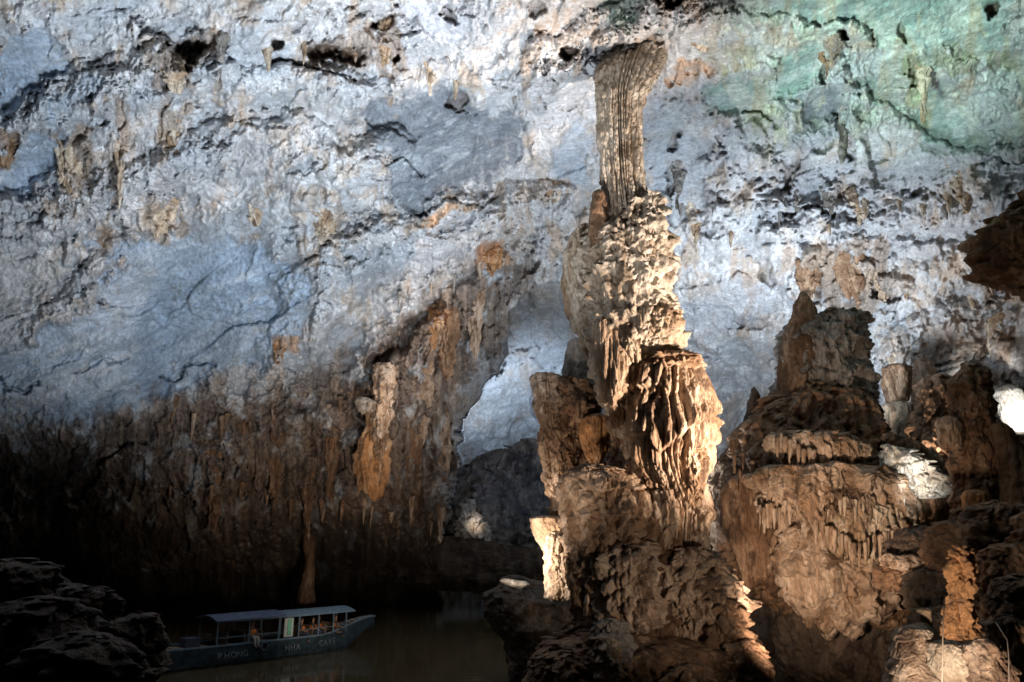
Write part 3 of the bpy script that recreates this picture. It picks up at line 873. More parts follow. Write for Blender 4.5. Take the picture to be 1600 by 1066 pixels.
part(t, 'hanging_shelf', [(672, 1215, 1280), (682, 1200, 1325), (696, 1200, 1345), (712, 1214, 1345), (722, 1235, 1330)], Ym - 3.8, pal='tan', nz=100, nt=300, flute=.55, ff=1.5, crag=.7, fc=.7, seed=45, depth=.6, fringe=.7, blunt=.15, **SHK)
part(t, 'hanging_shelf', [(722, 1225, 1330), (732, 1182, 1370), (750, 1172, 1400), (775, 1185, 1425), (798, 1200, 1428), (806, 1240, 1380)], Ym - 4.3, pal='tan', nz=130, nt=380, flute=.6, ff=1.4, crag=.8, fc=.65, shelf=.15, hs=.8, seed=46, depth=.45, fringe=1.0, blunt=.12, **SHK)
part(t, 'hanging_shelf', [(784, 1290, 1380), (796, 1268, 1412), (822, 1264, 1425), (846, 1275, 1428), (856, 1300, 1400)], Ym - 4.9, pal='pale', nz=120, nt=340, flute=.6, ff=1.6, crag=.7, fc=.7, seed=47, depth=.45, fringe=.9, blunt=.12, **SHK)
part(t, 'side_curtain', [(740, 1140, 1200), (770, 1128, 1225), (820, 1130, 1225), (860, 1145, 1215), (900, 1165, 1195)], Ym - 3.2, pal='brown', nz=120, nt=220, flute=.55, ff=1.4, crag=.2, fc=.8, seed=48, depth=.6, fringe=.8)
part(t, 'side_curtain', [(745, 1400, 1440), (775, 1392, 1478), (820, 1396, 1490), (850, 1410, 1480)], Ym - 3.0, pal='brown', nz=100, nt=200, flute=.5, ff=1.3, crag=.3, fc=.8, seed=62, depth=.6, fringe=.9)
part(t, 'rounded_flowstone', [(800, 1240, 1290), (825, 1222, 1310), (860, 1212, 1350), (885, 1214, 1390), (915, 1224, 1405), (945, 1242, 1392), (970, 1272, 1360), (985, 1290, 1330)],
     Ym - 3.6, pal='tan', nz=240, nt=340, flute=.40, ff=1.0, crag=.7, fc=.5, shelf=.30, hs=1.3, seed=49, depth=.6, knob=.25, fringe=.5)
part(t, 'back_mass', [(585, 1440, 1480), (610, 1436, 1492), (660, 1430, 1506), (720, 1426, 1520), (800, 1400, 1540)], 43, pal='brown', nz=180, nt=200, flute=.4, ff=1.2, crag=.6, fc=.6, knob=.3, seed=64)
part(t, 'rounded_flowstone', [(868, 1350, 1395), (885, 1335, 1425), (920, 1335, 1440), (955, 1345, 1432), (985, 1365, 1415)],
     Ym - 2.8, pal='brown', nz=160, nt=220, flute=.2, ff=.9, crag=.45, fc=.5, shelf=.2, hs=1.3, seed=61, depth=.6, knob=.12)
part(t, 'underside_rock', [(900, 1230, 1440), (940, 1205, 1470), (1000, 1215, 1490), (1080, 1220, 1500)], Ym + .2, pal='dark', nz=120, nt=260, flute=.2, crag=.6, fc=.5, seed=63, knob=.2, depth=.6)
fr = random.Random(3)
for y_a, y_b, x_a, x_b, Yf, n_, pl in ((716, 724, 1212, 1335, 32.75, 13, 'tan'), (796, 808, 1182, 1256, 32.6, 11, 'tan'), (800, 806, 1262, 1420, 32.0, 14, 'pale'), (846, 858, 1272, 1422, 31.7, 20, 'tan'), (720, 800, 1140, 1180, 33.6, 6, 'brown'), (846, 858, 1400, 1480, 33.2, 9, 'brown')):
    for k in range(n_):
        x0 = x_a + (x_b - x_a) * (k + fr.uniform(.1, .9)) / n_; y0 = fr.uniform(y_a, y_b) + 9 * math.sin(x0 * .045 + y_a) - 14 * abs((x0 - (x_a + x_b) / 2) / ((x_b - x_a) / 2)) ** 2; ln = fr.uniform(8, 26); w = fr.uniform(2.2, 4.6)
        edge_ = abs((x0 - (x_a + x_b) / 2) / ((x_b - x_a) / 2))
        part(t, 'stalactite', [(y0 - 18, x0 - w * 1.2, x0 + w * 1.2), (y0 - 4, x0 - w, x0 + w), (y0 + ln * .5, x0 - w * .55, x0 + w * .5), (y0 + ln, x0 - .8, x0 + .8)], Yf + .5 * edge_, pal=pl, nz=18, nt=12, flute=.03, crag=.05, fc=2, seed=50 + k, fine=.01)

t = thing('flowstone_slope', 'brightly lit white flowstone slope between the square pillar and the dark spire', 'rock formation', 1430, 775, 37)
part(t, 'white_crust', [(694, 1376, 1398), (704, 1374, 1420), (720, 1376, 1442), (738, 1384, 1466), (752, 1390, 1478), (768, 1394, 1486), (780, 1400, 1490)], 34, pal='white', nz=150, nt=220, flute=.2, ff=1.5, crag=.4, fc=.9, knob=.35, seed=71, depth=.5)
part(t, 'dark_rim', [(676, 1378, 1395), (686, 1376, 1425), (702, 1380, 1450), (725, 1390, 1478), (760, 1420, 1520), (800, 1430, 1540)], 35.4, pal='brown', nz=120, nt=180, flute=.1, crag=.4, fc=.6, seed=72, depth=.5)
t = thing('rock_block', 'small pinkish fluted rock block lit beside the square grey pillar', 'rock formation', 1410, 700, 45)
part(t, 'fluted_block', [(628, 1388, 1420), (634, 1380, 1426), (660, 1384, 1426), (690, 1394, 1424), (702, 1400, 1420)], 45, pal='pale', nz=90, nt=120, flute=.22, ff=1.6, crag=.12, seed=73, blunt=.15)
part(t, 'brown_cap', [(568, 1384, 1410), (576, 1376, 1422), (600, 1380, 1424), (632, 1386, 1420)], 45.6, pal='brown', nz=80, nt=110, flute=.2, ff=1.3, crag=.25, seed=74)
part(t, 'brown_neighbour', [(560, 1428, 1450), (600, 1422, 1470), (660, 1424, 1474), (720, 1430, 1490), (770, 1440, 1500)], 46.5, pal='tan', nz=140, nt=140, flute=.35, ff=1.2, crag=.3, seed=75)

# ------------------------------------------------------------------ dark spire and the ramp on the right edge
t = thing('rock_spire', 'dark brown pointed rock spire at the right, in front of the glowing pale rock', 'rock spire', 1520, 860, 32)
part(t, 'spire', [(564, 1514, 1524), (574, 1504, 1534), (590, 1494, 1544), (620, 1486, 1548), (660, 1484, 1556), (700, 1490, 1562), (760, 1492, 1572), (820, 1490, 1590), (880, 1480, 1600)],
     32, pal='brown', nz=320, nt=240, flute=.16, ff=1.5, crag=.45, fc=.7, knob=.25, seed=81)
part(t, 'ramp', [(660, 1548, 1572), (690, 1552, 1590), (740, 1560, 1640), (800, 1566, 1700), (880, 1560, 1740)], 31, pal='brown', nz=180, nt=180, flute=.15, ff=.9, crag=.2, fc=.5, seed=82)
part(t, 'pale_flank', [(650, 1470, 1490), (664, 1464, 1500), (690, 1466, 1504), (705, 1474, 1500)], 31.4, pal='tan', nz=70, nt=100, flute=.14, crag=.1, seed=83)
part(t, 'egg_lobe', [(765, 1510, 1530), (775, 1506, 1546), (795, 1508, 1550), (812, 1518, 1542)], 28.5, pal='orange', nz=60, nt=90, flute=.05, crag=.1, seed=84)
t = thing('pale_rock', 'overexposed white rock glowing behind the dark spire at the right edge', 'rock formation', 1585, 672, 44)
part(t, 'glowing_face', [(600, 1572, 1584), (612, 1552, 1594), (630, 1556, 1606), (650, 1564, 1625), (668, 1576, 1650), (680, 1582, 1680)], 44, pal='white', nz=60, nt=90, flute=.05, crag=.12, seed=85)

t = thing('rock_rubble', 'brown heap of boulders below the dark spire along the right edge', 'rock formation', 1520, 990, 25)
RB = [(1500, 860, 56, 52, 26, 'brown'), (1580, 905, 54, 60, 23, 'brown'), (1440, 860, 50, 40, 28, 'dark'), (1560, 830, 60, 50, 26.5, 'brown'), (1460, 925, 46, 40, 26, 'dark'),
      (1400, 900, 34, 26, 28, 'brown'), (1420, 880, 18, 14, 27, 'tan'), (1390, 875, 14, 11, 27.5, 'tan'), (1540, 960, 60, 50, 24, 'brown'), (1600, 990, 60, 70, 22, 'brown'), (1640, 880, 60, 90, 24, 'brown'),
      (1470, 985, 44, 40, 24, 'dark')]
for k, (cx, cy, hx, hy, Y, pal) in enumerate(RB):
    part(t, 'boulder', [(cy - hy, cx - hx * .25, cx + hx * .2), (cy - hy * .8, cx - hx * .7, cx + hx * .6), (cy - hy * .2, cx - hx, cx + hx * .95), (cy + hy * .5, cx - hx * .9, cx + hx), (cy + hy, cx - hx * .6, cx + hx * .6)],
         Y, pal=pal, nz=90, nt=130, flute=.06, ff=1.6, crag=.32, fc=1.0, knob=.2, seed=90 + k)

t = thing('rock_pillar', 'short lumpy orange rock pillar standing in the rubble at lower right', 'rock pillar', 1505, 945, 20)
part(t, 'pillar_head', [(850, 1496, 1514), (860, 1486, 1520), (880, 1482, 1522), (905, 1482, 1520), (930, 1486, 1518), (960, 1482, 1520), (1000, 1470, 1530)], 20, pal='orange', nz=150, nt=130, flute=.06, crag=.20, fc=1.6, knob=.14, seed=105, mat=M_NEAR)

t = thing('layered_rock', 'layered tan foreground rock in the lower right corner, left of the thin pole', 'rock', 1430, 1066, 14)
part(t, 'layered_stump', [(972, 1428, 1448), (980, 1405, 1452), (1000, 1392, 1456), (1030, 1392, 1460), (1066, 1384, 1462), (1120, 1370, 1470)], 14, pal='tan', nz=180, nt=180, flute=.02, crag=.14, fc=1.8, shelf=.16, hs=.26, seed=111, mat=M_NEAR)
part(t, 'knob', [(950, 1440, 1450), (955, 1436, 1455), (975, 1438, 1456), (990, 1436, 1452)], 14.2, pal='pale', nz=50, nt=50, flute=.02, crag=.05, fc=3, seed=112, mat=M_NEAR)
t = thing('flowstone_rock', 'bright yellowish foreground rock in the lower right corner beside the thin pole', 'rock', 1530, 1066, 13.5)
part(t, 'bright_face', [(1000, 1458, 1490), (1004, 1454, 1500), (1020, 1454, 1540), (1040, 1456, 1550), (1070, 1480, 1560), (1120, 1490, 1570)], 13.6, pal='pale', nz=130, nt=170, flute=.03, crag=.10, fc=1.6, seed=113, mat=M_NEAR, blunt=.1)
part(t, 'shoulder', [(996, 1520, 1545), (1006, 1510, 1554), (1030, 1512, 1572), (1066, 1520, 1590), (1120, 1520, 1600)], 13.2, pal='tan', nz=120, nt=140, flute=.03, crag=.12, fc=2.0, knob=.08, seed=114, mat=M_NEAR)
part(t, 'right_lump', [(960, 1560, 1580), (975, 1540, 1610), (1000, 1548, 1640), (1050, 1560, 1660), (1120, 1570, 1680)], 14.0, pal='brown', nz=130, nt=150, flute=.05, crag=.16, fc=1.8, knob=.12, seed=115, mat=M_NEAR)
part(t, 'spiral_lump', [(896, 1572, 1600), (910, 1560, 1640), (945, 1552, 1660), (985, 1556, 1670), (1010, 1570, 1660)], 17, pal='brown', nz=130, nt=160, flute=.05, crag=.2, fc=1.2, knob=.14, seed=116, mat=M_NEAR)

# overhanging rock that cuts into the frame at upper right
o = formation('overhanging_rock', [(285, 1640, 1700), (300, 1610, 1760), (325, 1582, 1800), (350, 1545, 1800), (365, 1530, 1800), (395, 1528, 1800), (418, 1545, 1800), (440, 1590, 1800), (462, 1640, 1780), (480, 1680, 1760)],
              27, 'brown', depth=.7, nz=220, nt=420, flute=.4, ff=1.4, crag=1.1, fc=.45, shelf=.3, hs=1.2, seed=120, knob=.3)
tag(o, 'dark brown overhanging rock jutting in from the upper right edge above the spire', 'rock')

# ------------------------------------------------------------------ small lit column on the left wall, thin stalagmites in the distance
t = thing('rock_column', 'short cream and orange column lit on the brown wall, left of the arch', 'rock column', 585, 750, 49)
part(t, 'cream_face', [(568, 590, 608), (574, 584, 616), (610, 584, 618), (645, 582, 616), (680, 584, 606), (720, 588, 598)], 49.3, pal='tan', nz=160, nt=140, flute=.45, ff=1.5, crag=.35, fc=.9, knob=.15, fringe=.8, seed=131, blunt=.1, mat=M_SHELL)
part(t, 'side_nub', [(620, 562, 574), (628, 556, 584), (638, 560, 586), (644, 568, 580)], 48, pal='pale', nz=60, nt=90, flute=.2, crag=.35, fc=1.2, seed=132, fringe=.3)
part(t, 'orange_foot', [(640, 574, 590), (670, 570, 600), (690, 562, 606), (720, 556, 606), (745, 558, 604), (768, 566, 598)], 50.2, pal='orange', nz=120, nt=120, flute=.4, ff=1.4, crag=.4, fc=.8, fringe=.8, mat=M_SHELL, seed=133)
t = thing('stalagmite', 'dim thin rock column standing on the dark bank behind the boat', 'stalagmite', 480, 935, 60)
part(t, 'shaft', [(740, 466, 500), (800, 470, 496), (850, 474, 492), (880, 478, 490), (910, 472, 490), (945, 464, 494)], 60, pal='brown', nz=120, nt=60, flute=.15, ff=1, crag=.25, fc=.6, seed=134)
t = thing('stalagmite', 'small white fluted stalagmite glowing far down the passage under the arch', 'stalagmite', 738, 838, 72)
part(t, 'fluted_top', [(780, 730, 738), (788, 724, 746), (806, 720, 748), (812, 716, 752), (842, 714, 758)], 72, pal='white', nz=110, nt=140, flute=.6, ff=1.2, crag=.7, fc=.7, knob=.4, blunt=.1, seed=135)
part(t, 'rounded_side', [(815, 748, 756), (822, 744, 764), (836, 742, 766), (842, 744, 764)], 71.5, pal='white', nz=70, nt=90, flute=.5, ff=1.2, crag=.5, fc=.8, knob=.3, blunt=.1, seed=136)
t = thing('stalagmite', 'smallest white rock tip in the far passage, right of the fluted stalagmite', 'stalagmite', 762, 852, 72)
part(t, 'tip', [(832, 762, 766), (842, 758, 768), (852, 752, 768), (858, 750, 766)], 71, pal='white', nz=30, nt=40, flute=.2, crag=.2, seed=137)
t = thing('lit_rock', 'flat bright rock slab lying at the water edge left of the short column', 'rock', 815, 918, 36)
part(t, 'slab', [(904, 778, 800), (908, 780, 820), (914, 790, 830), (920, 806, 828)], 33.5, pal='white', nz=30, nt=80, flute=0, crag=.12, fc=1.2, seed=138, depth=.5)

# rocks on the dark near shore at left and at the foot of the great column
SH = [(30, 915, 66, 44, 20, 'dark', 'dark reddish boulder at the left edge, level with the water'), (125, 945, 50, 34, 19, 'dark', 'grey dark boulder on the left shore beside the reddish boulder'),
      (212, 990, 38, 36, 18, 'dark', 'brown knobby boulder on the left shore, closest to the boat stern'), (60, 990, 90, 60, 17, 'dark', 'low black boulder filling the lower left corner of the shore'),
      (130, 1035, 84, 50, 15, 'dark', 'nearest black boulder at the bottom of the left shore')]
for k, (cx, cy, hx, hy, Y, pal, lab) in enumerate(SH):
    o = formation('shore_boulder', [(cy - hy, cx - hx * .2, cx + hx * .3), (cy - hy * .8, cx - hx * .6, cx + hx * .7), (cy - hy * .1, cx - hx, cx + hx), (cy + hy * .7, cx - hx * 1.1, cx + hx * 1.05), (cy + hy * 1.8, cx - hx, cx + hx)],
                  Y, pal=pal, nz=130, nt=170, flute=.06, crag=.40, fc=.9, knob=.25, cz=1.3, seed=140 + k, mat=M_NEAR)
    tag(o, lab, 'boulder', 'boulders on the dark left shore')
CF = [(955, 1000, 30, 34, 25, 'grey', 'dim grey boulder leaning against the foot of the great column'), (940, 1020, 28, 26, 24, 'tan', 'small tan boulder at the left foot of the great column'),
      (880, 1050, 46, 34, 24, 'brown', 'low brown boulder at the bottom edge left of the great column'), (1165, 1035, 34, 36, 25, 'brown', 'dark boulder at the right foot of the great column'),
      (1080, 1062, 40, 24, 24, 'brown', 'boulder at the bottom edge directly below the great column')]
for k, (cx, cy, hx, hy, Y, pal, lab) in enumerate(CF):
    o = formation('boulder', [(cy - hy, cx - hx * .3, cx + hx * .3), (cy - hy * .8, cx - hx * .7, cx + hx * .6), (cy - hy * .1, cx - hx, cx + hx), (cy + hy * .7, cx - hx * 1.1, cx + hx * 1.05), (cy + hy * 1.8, cx - hx, cx + hx)],
                  Y, pal=pal, nz=90, nt=130, flute=.05, crag=.32, fc=1.3, knob=.22, seed=150 + k)
    tag(o, lab, 'boulder', 'boulders at the foot of the great column')

# ------------------------------------------------------------------ draperies and stalactites hanging from the roof (parts of it)
DR = [(112, 195, 302, 26, 'tan'), (188, 180, 320, 9, 'tan'), (268, 168, 245, 17, 'pale'), (248, 0, 112, 12, 'grey'), (345, -10, 132, 9, 'grey'), (268, 90, 146, 24, 'tan'), (250, 306, 372, 30, 'pale'),
      (505, 290, 392, 24, 'pale'), (165, 352, 396, 13, 'brown'), (602, 20, 110, 14, 'pale'), (672, 55, 150, 12, 'pale'), (440, 520, 562, 13, 'orange'), (10, 205, 268, 14, 'brown'),
      (1290, 60, 120, 14, 'brown'), (1318, 130, 250, 9, 'grey'), (1178, 82, 112, 12, 'tan'), (1440, 50, 192, 12, 'tan'), (1265, 400, 470, 22, 'brown'), (1330, 380, 470, 30, 'brown'), (1375, 390, 480, 18, 'tan'),
      (1195, 410, 445, 12, 'grey'), (765, 385, 425, 22, 'orange'), (682, 470, 548, 14, 'orange'), (540, 200, 290, 14, 'pale'), (860, 280, 318, 18, 'tan'), (1100, 45, 82, 18, 'pale'), (400, 290, 352, 18, 'pale'),
      (1340, 290, 350, 16, 'pale'), (1300, 265, 330, 16, 'grey'), (1245, 265, 330, 10, 'grey'), (1500, 240, 330, 20, 'pale'), (700, 470, 600, 20, 'brown'), (740, 430, 560, 18, 'tan'), (660, 560, 720, 20, 'tan'),
      (690, 640, 850, 14, 'tan'), (640, 640, 820, 20, 'brown'), (520, 620, 790, 14, 'brown'), (430, 660, 800, 16, 'brown'), (330, 680, 830, 18, 'brown'), (380, 640, 760, 12, 'brown'), (480, 700, 850, 12, 'brown'),
      (1500, 500, 600, 16, 'tan'), (1560, 470, 560, 18, 'pale'), (1450, 490, 600, 18, 'tan'), (1400, 540, 600, 12, 'pale'), (1060, 220, 330, 9, 'grey'), (1085, 300, 380, 14, 'pale')]
for k, (cx, y0, y1, hw, pal) in enumerate(DR):
    p = on_shell(cx, (y0 * .65 + y1 * .35)); Y = float(p[1])
    top = on_shell(cx, y0 + 6); Yt = float(top[1]); Yb = min(float(on_shell(cx, y1)[1]), Y + 2)
    jj = (k * 37 % 11 - 5) / 5 * hw * .3
    o = formation('drapery', [(y0 - 4, cx - hw * .7, cx + hw * .6, Yt - Y + .5), (y0 + (y1 - y0) * .15, cx - hw, cx + hw * .95, (Yt - Y) * .6), (y0 + (y1 - y0) * .45, cx - hw * .85 + jj * .4, cx + hw * .9, 0),
                              (y0 + (y1 - y0) * .75, cx - hw * .5 + jj, cx + hw * .55 + jj, min(.3, Yb - Y)), (y1, cx - hw * .12 + jj, cx + hw * .1 + jj, min(.6, Yb - Y))],
                  Y + .45, pal=('pale' if (pal == 'tan' and y0 < 380) else pal), nz=100, nt=100, flute=.42, ff=1.4, fringe=.5, crag=.22, fc=.8, knob=.1, seed=200 + k, parent=shell, mat=M_SHELL, depth=.55)

rs = random.Random(5)
protos = []
for k in range(5):
    r_, n_ = 14, 12
    zz = np.linspace(0, 1, r_)[:, None]; th = np.linspace(0, 2 * math.pi, n_, endpoint=False)[None, :]
    rad = (.5 * (1 - zz) ** .8 + .03) * (1 + .28 * n3(np.cos(th) * 1.5 + k * 3, np.sin(th) * 1.5, zz * 4 + k))
    X = rad * np.cos(th) + .15 * n3(zz * 2, zz * 0 + k, 0 * zz) * (1 - zz * 0); Yq = rad * np.sin(th); Z = -zz * 3 + .5 + 0 * th
    P = np.stack([X, Yq, Z], -1); P[-1] = P[-1].mean(0)
    c = stone_color(X * 2 + k * 9, Yq * 2, Z * 2, ('pale', 'tan', 'grey', 'brown', 'pale')[k], k)
    ob = grid_object('stalactite', P[::-1], M_SHELL, c[::-1], wrap=True, parent=shell)
    protos.append(ob)
EDGES = [([(370, 60), (460, 75), (560, 105), (700, 140), (800, 160)], 5), ([(1060, 330), (1200, 350), (1400, 320), (1500, 300)], 10),
         ([(1400, 480), (1600, 440)], 8), ([(620, 480), (800, 400)], 8), ([(250, 650), (560, 620)], 9), ([(250, 760), (700, 790)], 16), ([(1250, 480), (1380, 500)], 6)]
first = set()
for pts, n in EDGES:
    for i in range(n):
        f = (i + rs.random()) / n * (len(pts) - 1); a_ = int(f); f -= a_
        px = pts[a_][0] * (1 - f) + pts[a_ + 1][0] * f + rs.uniform(-8, 8)
        py = pts[a_][1] * (1 - f) + pts[a_ + 1][1] * f + rs.uniform(-22, 22)
        p = on_shell(px, py)
        k = rs.randrange(5)
        k = rs.choice((1, 3)) if (590 < py or (1230 < px < 1400 and py > 370)) else rs.choice((0, 2, 4))
        if k in first:
            ob = protos[k].copy(); col.objects.link(ob)
        else:
            ob = protos[k]; first.add(k)
        s_ = rs.uniform(.22, .5); l_ = rs.uniform(.18, .5) * (1.5 if py > 600 else 1)
        ob.scale = (s_, s_, l_); ob.location = (float(p[0]), float(p[1]) - .05, float(p[2]))
        ob.rotation_euler = (rs.uniform(-.08, .08), rs.uniform(-.08, .08), rs.uniform(0, 6.28))

# ------------------------------------------------------------------ the tour boat
B0 = np.array([-18.5, 39.6]); B1 = np.array([-8.8, 50.2])
bc = (B0 + B1) / 2; bang = math.atan2(*(B1 - B0)[::-1]); BL = float(np.hypot(*(B1 - B0)))
boat = tag(empty('tour_boat', (bc[0], bc[1], 0)), 'long blue-grey river boat with roof, lettered side and upturned bow', 'boat')
boat.rotation_euler = (0, 0, bang)
m_hull = plain('hull_paint', (.036, .064, .085), .5, vary=.6); m_letter = plain('worn_lettering', (.20, .22, .25), .7, vary=.6); m_roof = plain('roof_sheet', (.12, .16, .26), .5, .2, vary=.35); m_wood = plain('deck_boards', (.30, .22, .15), .7)
m_white = plain('white_paint', (.62, .68, .66), .5); m_frame = plain('painted_frame', (.16, .24, .32), .5); m_jacket = plain('life_jacket_fabric', (.85, .25, .04), .8)
m_skin = plain('skin', (.40, .24, .16), .6); m_hair = plain('hair', (.02, .015, .012), .6); m_cloth = plain('dark_cloth', (.05, .06, .09), .85); m_pale = plain('pale_cloth', (.5, .48, .44), .85); m_mint = plain('mint_curtain', (.25, .62, .45), .8)


def hull_section(s):
    """s 0 stern .. 1 bow -> half beam, gunwale height, keel height"""
    hb = 1.05 * (1 - sstep(.62, 1.0, s) * .86) * (.78 + .22 * sstep(0, .2, s))
    gz = .98 + .08 * (1 - s) + .68 * sstep(.68, 1.0, s)
    kz = -.35 + 1.35 * sstep(.80, 1.0, s)
    return float(hb), float(gz), float(kz)


def build_hull():
    S = np.linspace(0, 1, 40); V = []; Fc = []
    prof = [(0, 0), (.55, .06), (.86, .32), (1.0, .75), (1.03, 1.0), (.95, 1.0), (.90, .62), (0, .55)]
    prof = [(-a, b) for a, b in prof[::-1]] [:-1] + prof
    n = len(prof)
    for s in S:
        hb, gz, kz = hull_section(s)
        for a_, b_ in prof: V.append(((s - .5) * BL, a_ * hb, kz + (gz - kz) * b_))
    for i in range(len(S) - 1):
        for j in range(n - 1):
            Fc.append((i * n + j, (i + 1) * n + j, (i + 1) * n + j + 1, i * n + j + 1))
    Fc.append(tuple(range(n))); Fc.append(tuple((len(S) - 1) * n + j for j in range(n))[::-1])
    return tri_mesh('hull', V, Fc, m_hull, False, boat)


def box(name, x0, x1, y0, y1, z0, z1, mat, parent, bev=.015):
    b = min(bev, (x1 - x0) * .3, (y1 - y0) * .3, (z1 - z0) * .3)
    V = []
    for z, i in ((z0, b), (z0 + b, 0), (z1 - b, 0), (z1, b)):
        V += [(x0 + i, y0 + i, z), (x1 - i, y0 + i, z), (x1 - i, y1 - i, z), (x0 + i, y1 - i, z)]
    Fc = [(3, 2, 1, 0), (12, 13, 14, 15)]
    for k in range(3):
        for j in range(4):
            a_ = k * 4 + j; b_ = k * 4 + (j + 1) % 4
            Fc.append((a_, b_, b_ + 4, a_ + 4))
    return tri_mesh(name, V, Fc, mat, False, parent)


hull = build_hull()
for sg in (-1, 1):
    V = []; Fc = []
    for i, s in enumerate(np.linspace(0.0, 1, 30)):
        hb, gz, kz = hull_section(s)
        x = (s - .5) * BL
        for dy, dz in ((-.04, -.05), (.06, -.05), (.06, .04), (-.04, .04)): V.append((x, sg * (hb * 1.0 + dy), gz + dz))
        if i:
            for j in range(4):
                a_ = (i - 1) * 4 + j; b_ = (i - 1) * 4 + (j + 1) % 4
                Fc.append((a_, b_, b_ + 4, a_ + 4))
    tri_mesh('gunwale', V, Fc, m_frame, False, boat)
# decks: bow deck boards rising, floor boards
for k in range(7):
    s = .80 + k * .028
    hb, gz, kz = hull_section(s + .012)
    x = (s - .5) * BL
    box('deck_board', x, x + .34, -hb * .92, hb * .92, gz - .03 + .0, gz + .03, m_wood, boat)
for k in range(5):
    s = .03 + k * .045
    hb, gz, kz = hull_section(s)
    box('stern_board', (s - .5) * BL, (s - .5) * BL + .5, -hb * .88, hb * .88, gz - .12, gz - .07, m_wood, boat)


for x in (-4.6, -1.0, 2.0):
    hb, gz, kz = hull_section(x / BL + .5)
    V = []; Fc = []
    for i in range(16):
        for j in range(8):
            a_ = i * math.pi / 8; b_ = j * math.pi / 4; r = .20 + .07 * math.cos(b_)
            V.append((x + r * math.cos(a_), -hb * 1.03 - .08 + .06 * math.sin(b_), gz - .28 + r * math.sin(a_)))
            Fc.append((i * 8 + j, i * 8 + (j + 1) % 8, ((i + 1) % 16) * 8 + (j + 1) % 8, ((i + 1) % 16) * 8 + j))
    tri_mesh('tyre_fender', V, Fc, m_cloth, True, boat) if x < 0 and x > -2 else None


def roof(x0, x1, z, hw, mat):
    V = []; Fc = []; n = 12
    for x in (x0, x1):
        for i in range(n + 1):
            a_ = -1 + 2 * i / n
            V.append((x, a_ * hw, z + .22 * (1 - a_ * a_)))
    for x in (x0, x1):
        for i in range(n + 1):
            a_ = -1 + 2 * i / n
            V.append((x, a_ * hw, z + .22 * (1 - a_ * a_) - .05))
    m = n + 1
    for i in range(n):
        Fc.append((i, i + 1, m + i + 1, m + i)); Fc.append((2 * m + i, 3 * m + i, 3 * m + i + 1, 2 * m + i + 1))
        Fc.append((i, 2 * m + i, 2 * m + i + 1, i + 1)); Fc.append((m + i, m + i + 1, 3 * m + i + 1, 3 * m + i))
    Fc.append((0, m, 3 * m, 2 * m)); Fc.append((n, 2 * m + n, 3 * m + n, m + n))
    return tri_mesh('roof', V, Fc, mat, False, boat)


r1_ = roof(-3.9, .2, 2.28, 1.25, m_roof); r1_['label'] = 'pale blue rear roof panel'
r2_ = roof(.25, 4.9, 2.20, 1.2, m_frame); r2_['label'] = 'dark front roof panel'
for x in (-3.7, -1.9, -.1, 1.15, 2.45, 3.6, 4.7):
    for sg in (-1, 1):
        hb = hull_section(x / BL + .5)[0]
        box('roof_post', x, x + .07, sg * min(hb, 1.0) * .97 - .035, sg * min(hb, 1.0) * .97 + .035, 1.0, 2.25, m_frame, boat)
for sg in (-1, 1):
    box('roof_rail', -3.8, 4.8, sg * 1.06 - .03, sg * 1.06 + .03, 2.14, 2.21, m_frame, boat)
cabin = box('cabin_panel', .22, .78, -1.06, -1.0, 1.1, 2.1, m_white, boat)
box('curtain', .40, .62, -1.10, -1.065, 1.2, 2.05, m_mint, cabin)
for sg in (-1, 1):
    for xa, xb in ((-3.63, -1.9), (-1.83, -.1), (1.22, 2.45), (2.52, 3.6), (3.67, 4.7)):
        yb = sg * hull_section((xa + xb) / 2 / BL + .5)[0] * .97
        box('side_rail', xa, xb, yb - .02, yb + .02, 1.38, 1.42, m_frame, boat)
for k, x in enumerate((-3.0, -2.0, -1.0, 1.3, 2.2, 3.1, 3.9)):
    bn = box('bench', x, x + .32, -.85, .85, .98, 1.04, m_wood, boat)
    box('bench_back', x - .04, x, -.85, .85, 1.04, 1.55, m_wood, bn)
box('engine_box', -5.0, -4.3, -.4, .4, .9, 1.45, m_cloth, boat)


def letters(text, x, s_h, z):
    """painted lettering on the near side of the hull, following its curve"""
    for ch in text:
        if ch != ' ':
            cu = bpy.data.curves.new('hull_letter', 'FONT'); cu.body = ch; cu.size = s_h; cu.extrude = .006
            ob = bpy.data.objects.new('tmp', cu); col.objects.link(ob)
            dg = bpy.context.evaluated_depsgraph_get()
            me = bpy.data.meshes.new_from_object(ob.evaluated_get(dg))
            bpy.data.objects.remove(ob)
            me.materials.clear(); me.materials.append(m_letter)
            s = x / BL + .5
            h0 = hull_section(s); h1 = hull_section(s + .03)
            f = (z - h0[2]) / (h0[1] - h0[2])
            y = -(h0[0] * np.interp(f, [.32, .75, 1], [.86, 1.0, 1.03])); y1 = -(h1[0] * np.interp((z - h1[2]) / (h1[1] - h1[2]), [.32, .75, 1], [.86, 1.0, 1.03]))
            o2 = bpy.data.objects.new('hull_letter', me); col.objects.link(o2)
            o2.parent = boat; o2.location = (x, y - .15, z + (h0[1] - 1.0) * .5)
            o2.rotation_euler = (math.radians(82), 0, math.atan2(y1 - y, .03 * BL))
        x += s_h * (.42 if ch == ' ' else .80)


letters('PHONG', -3.6, .44, .36)
letters('NHA', .3, .44, .36)
letters('CAVE', 2.55, .44, .40)


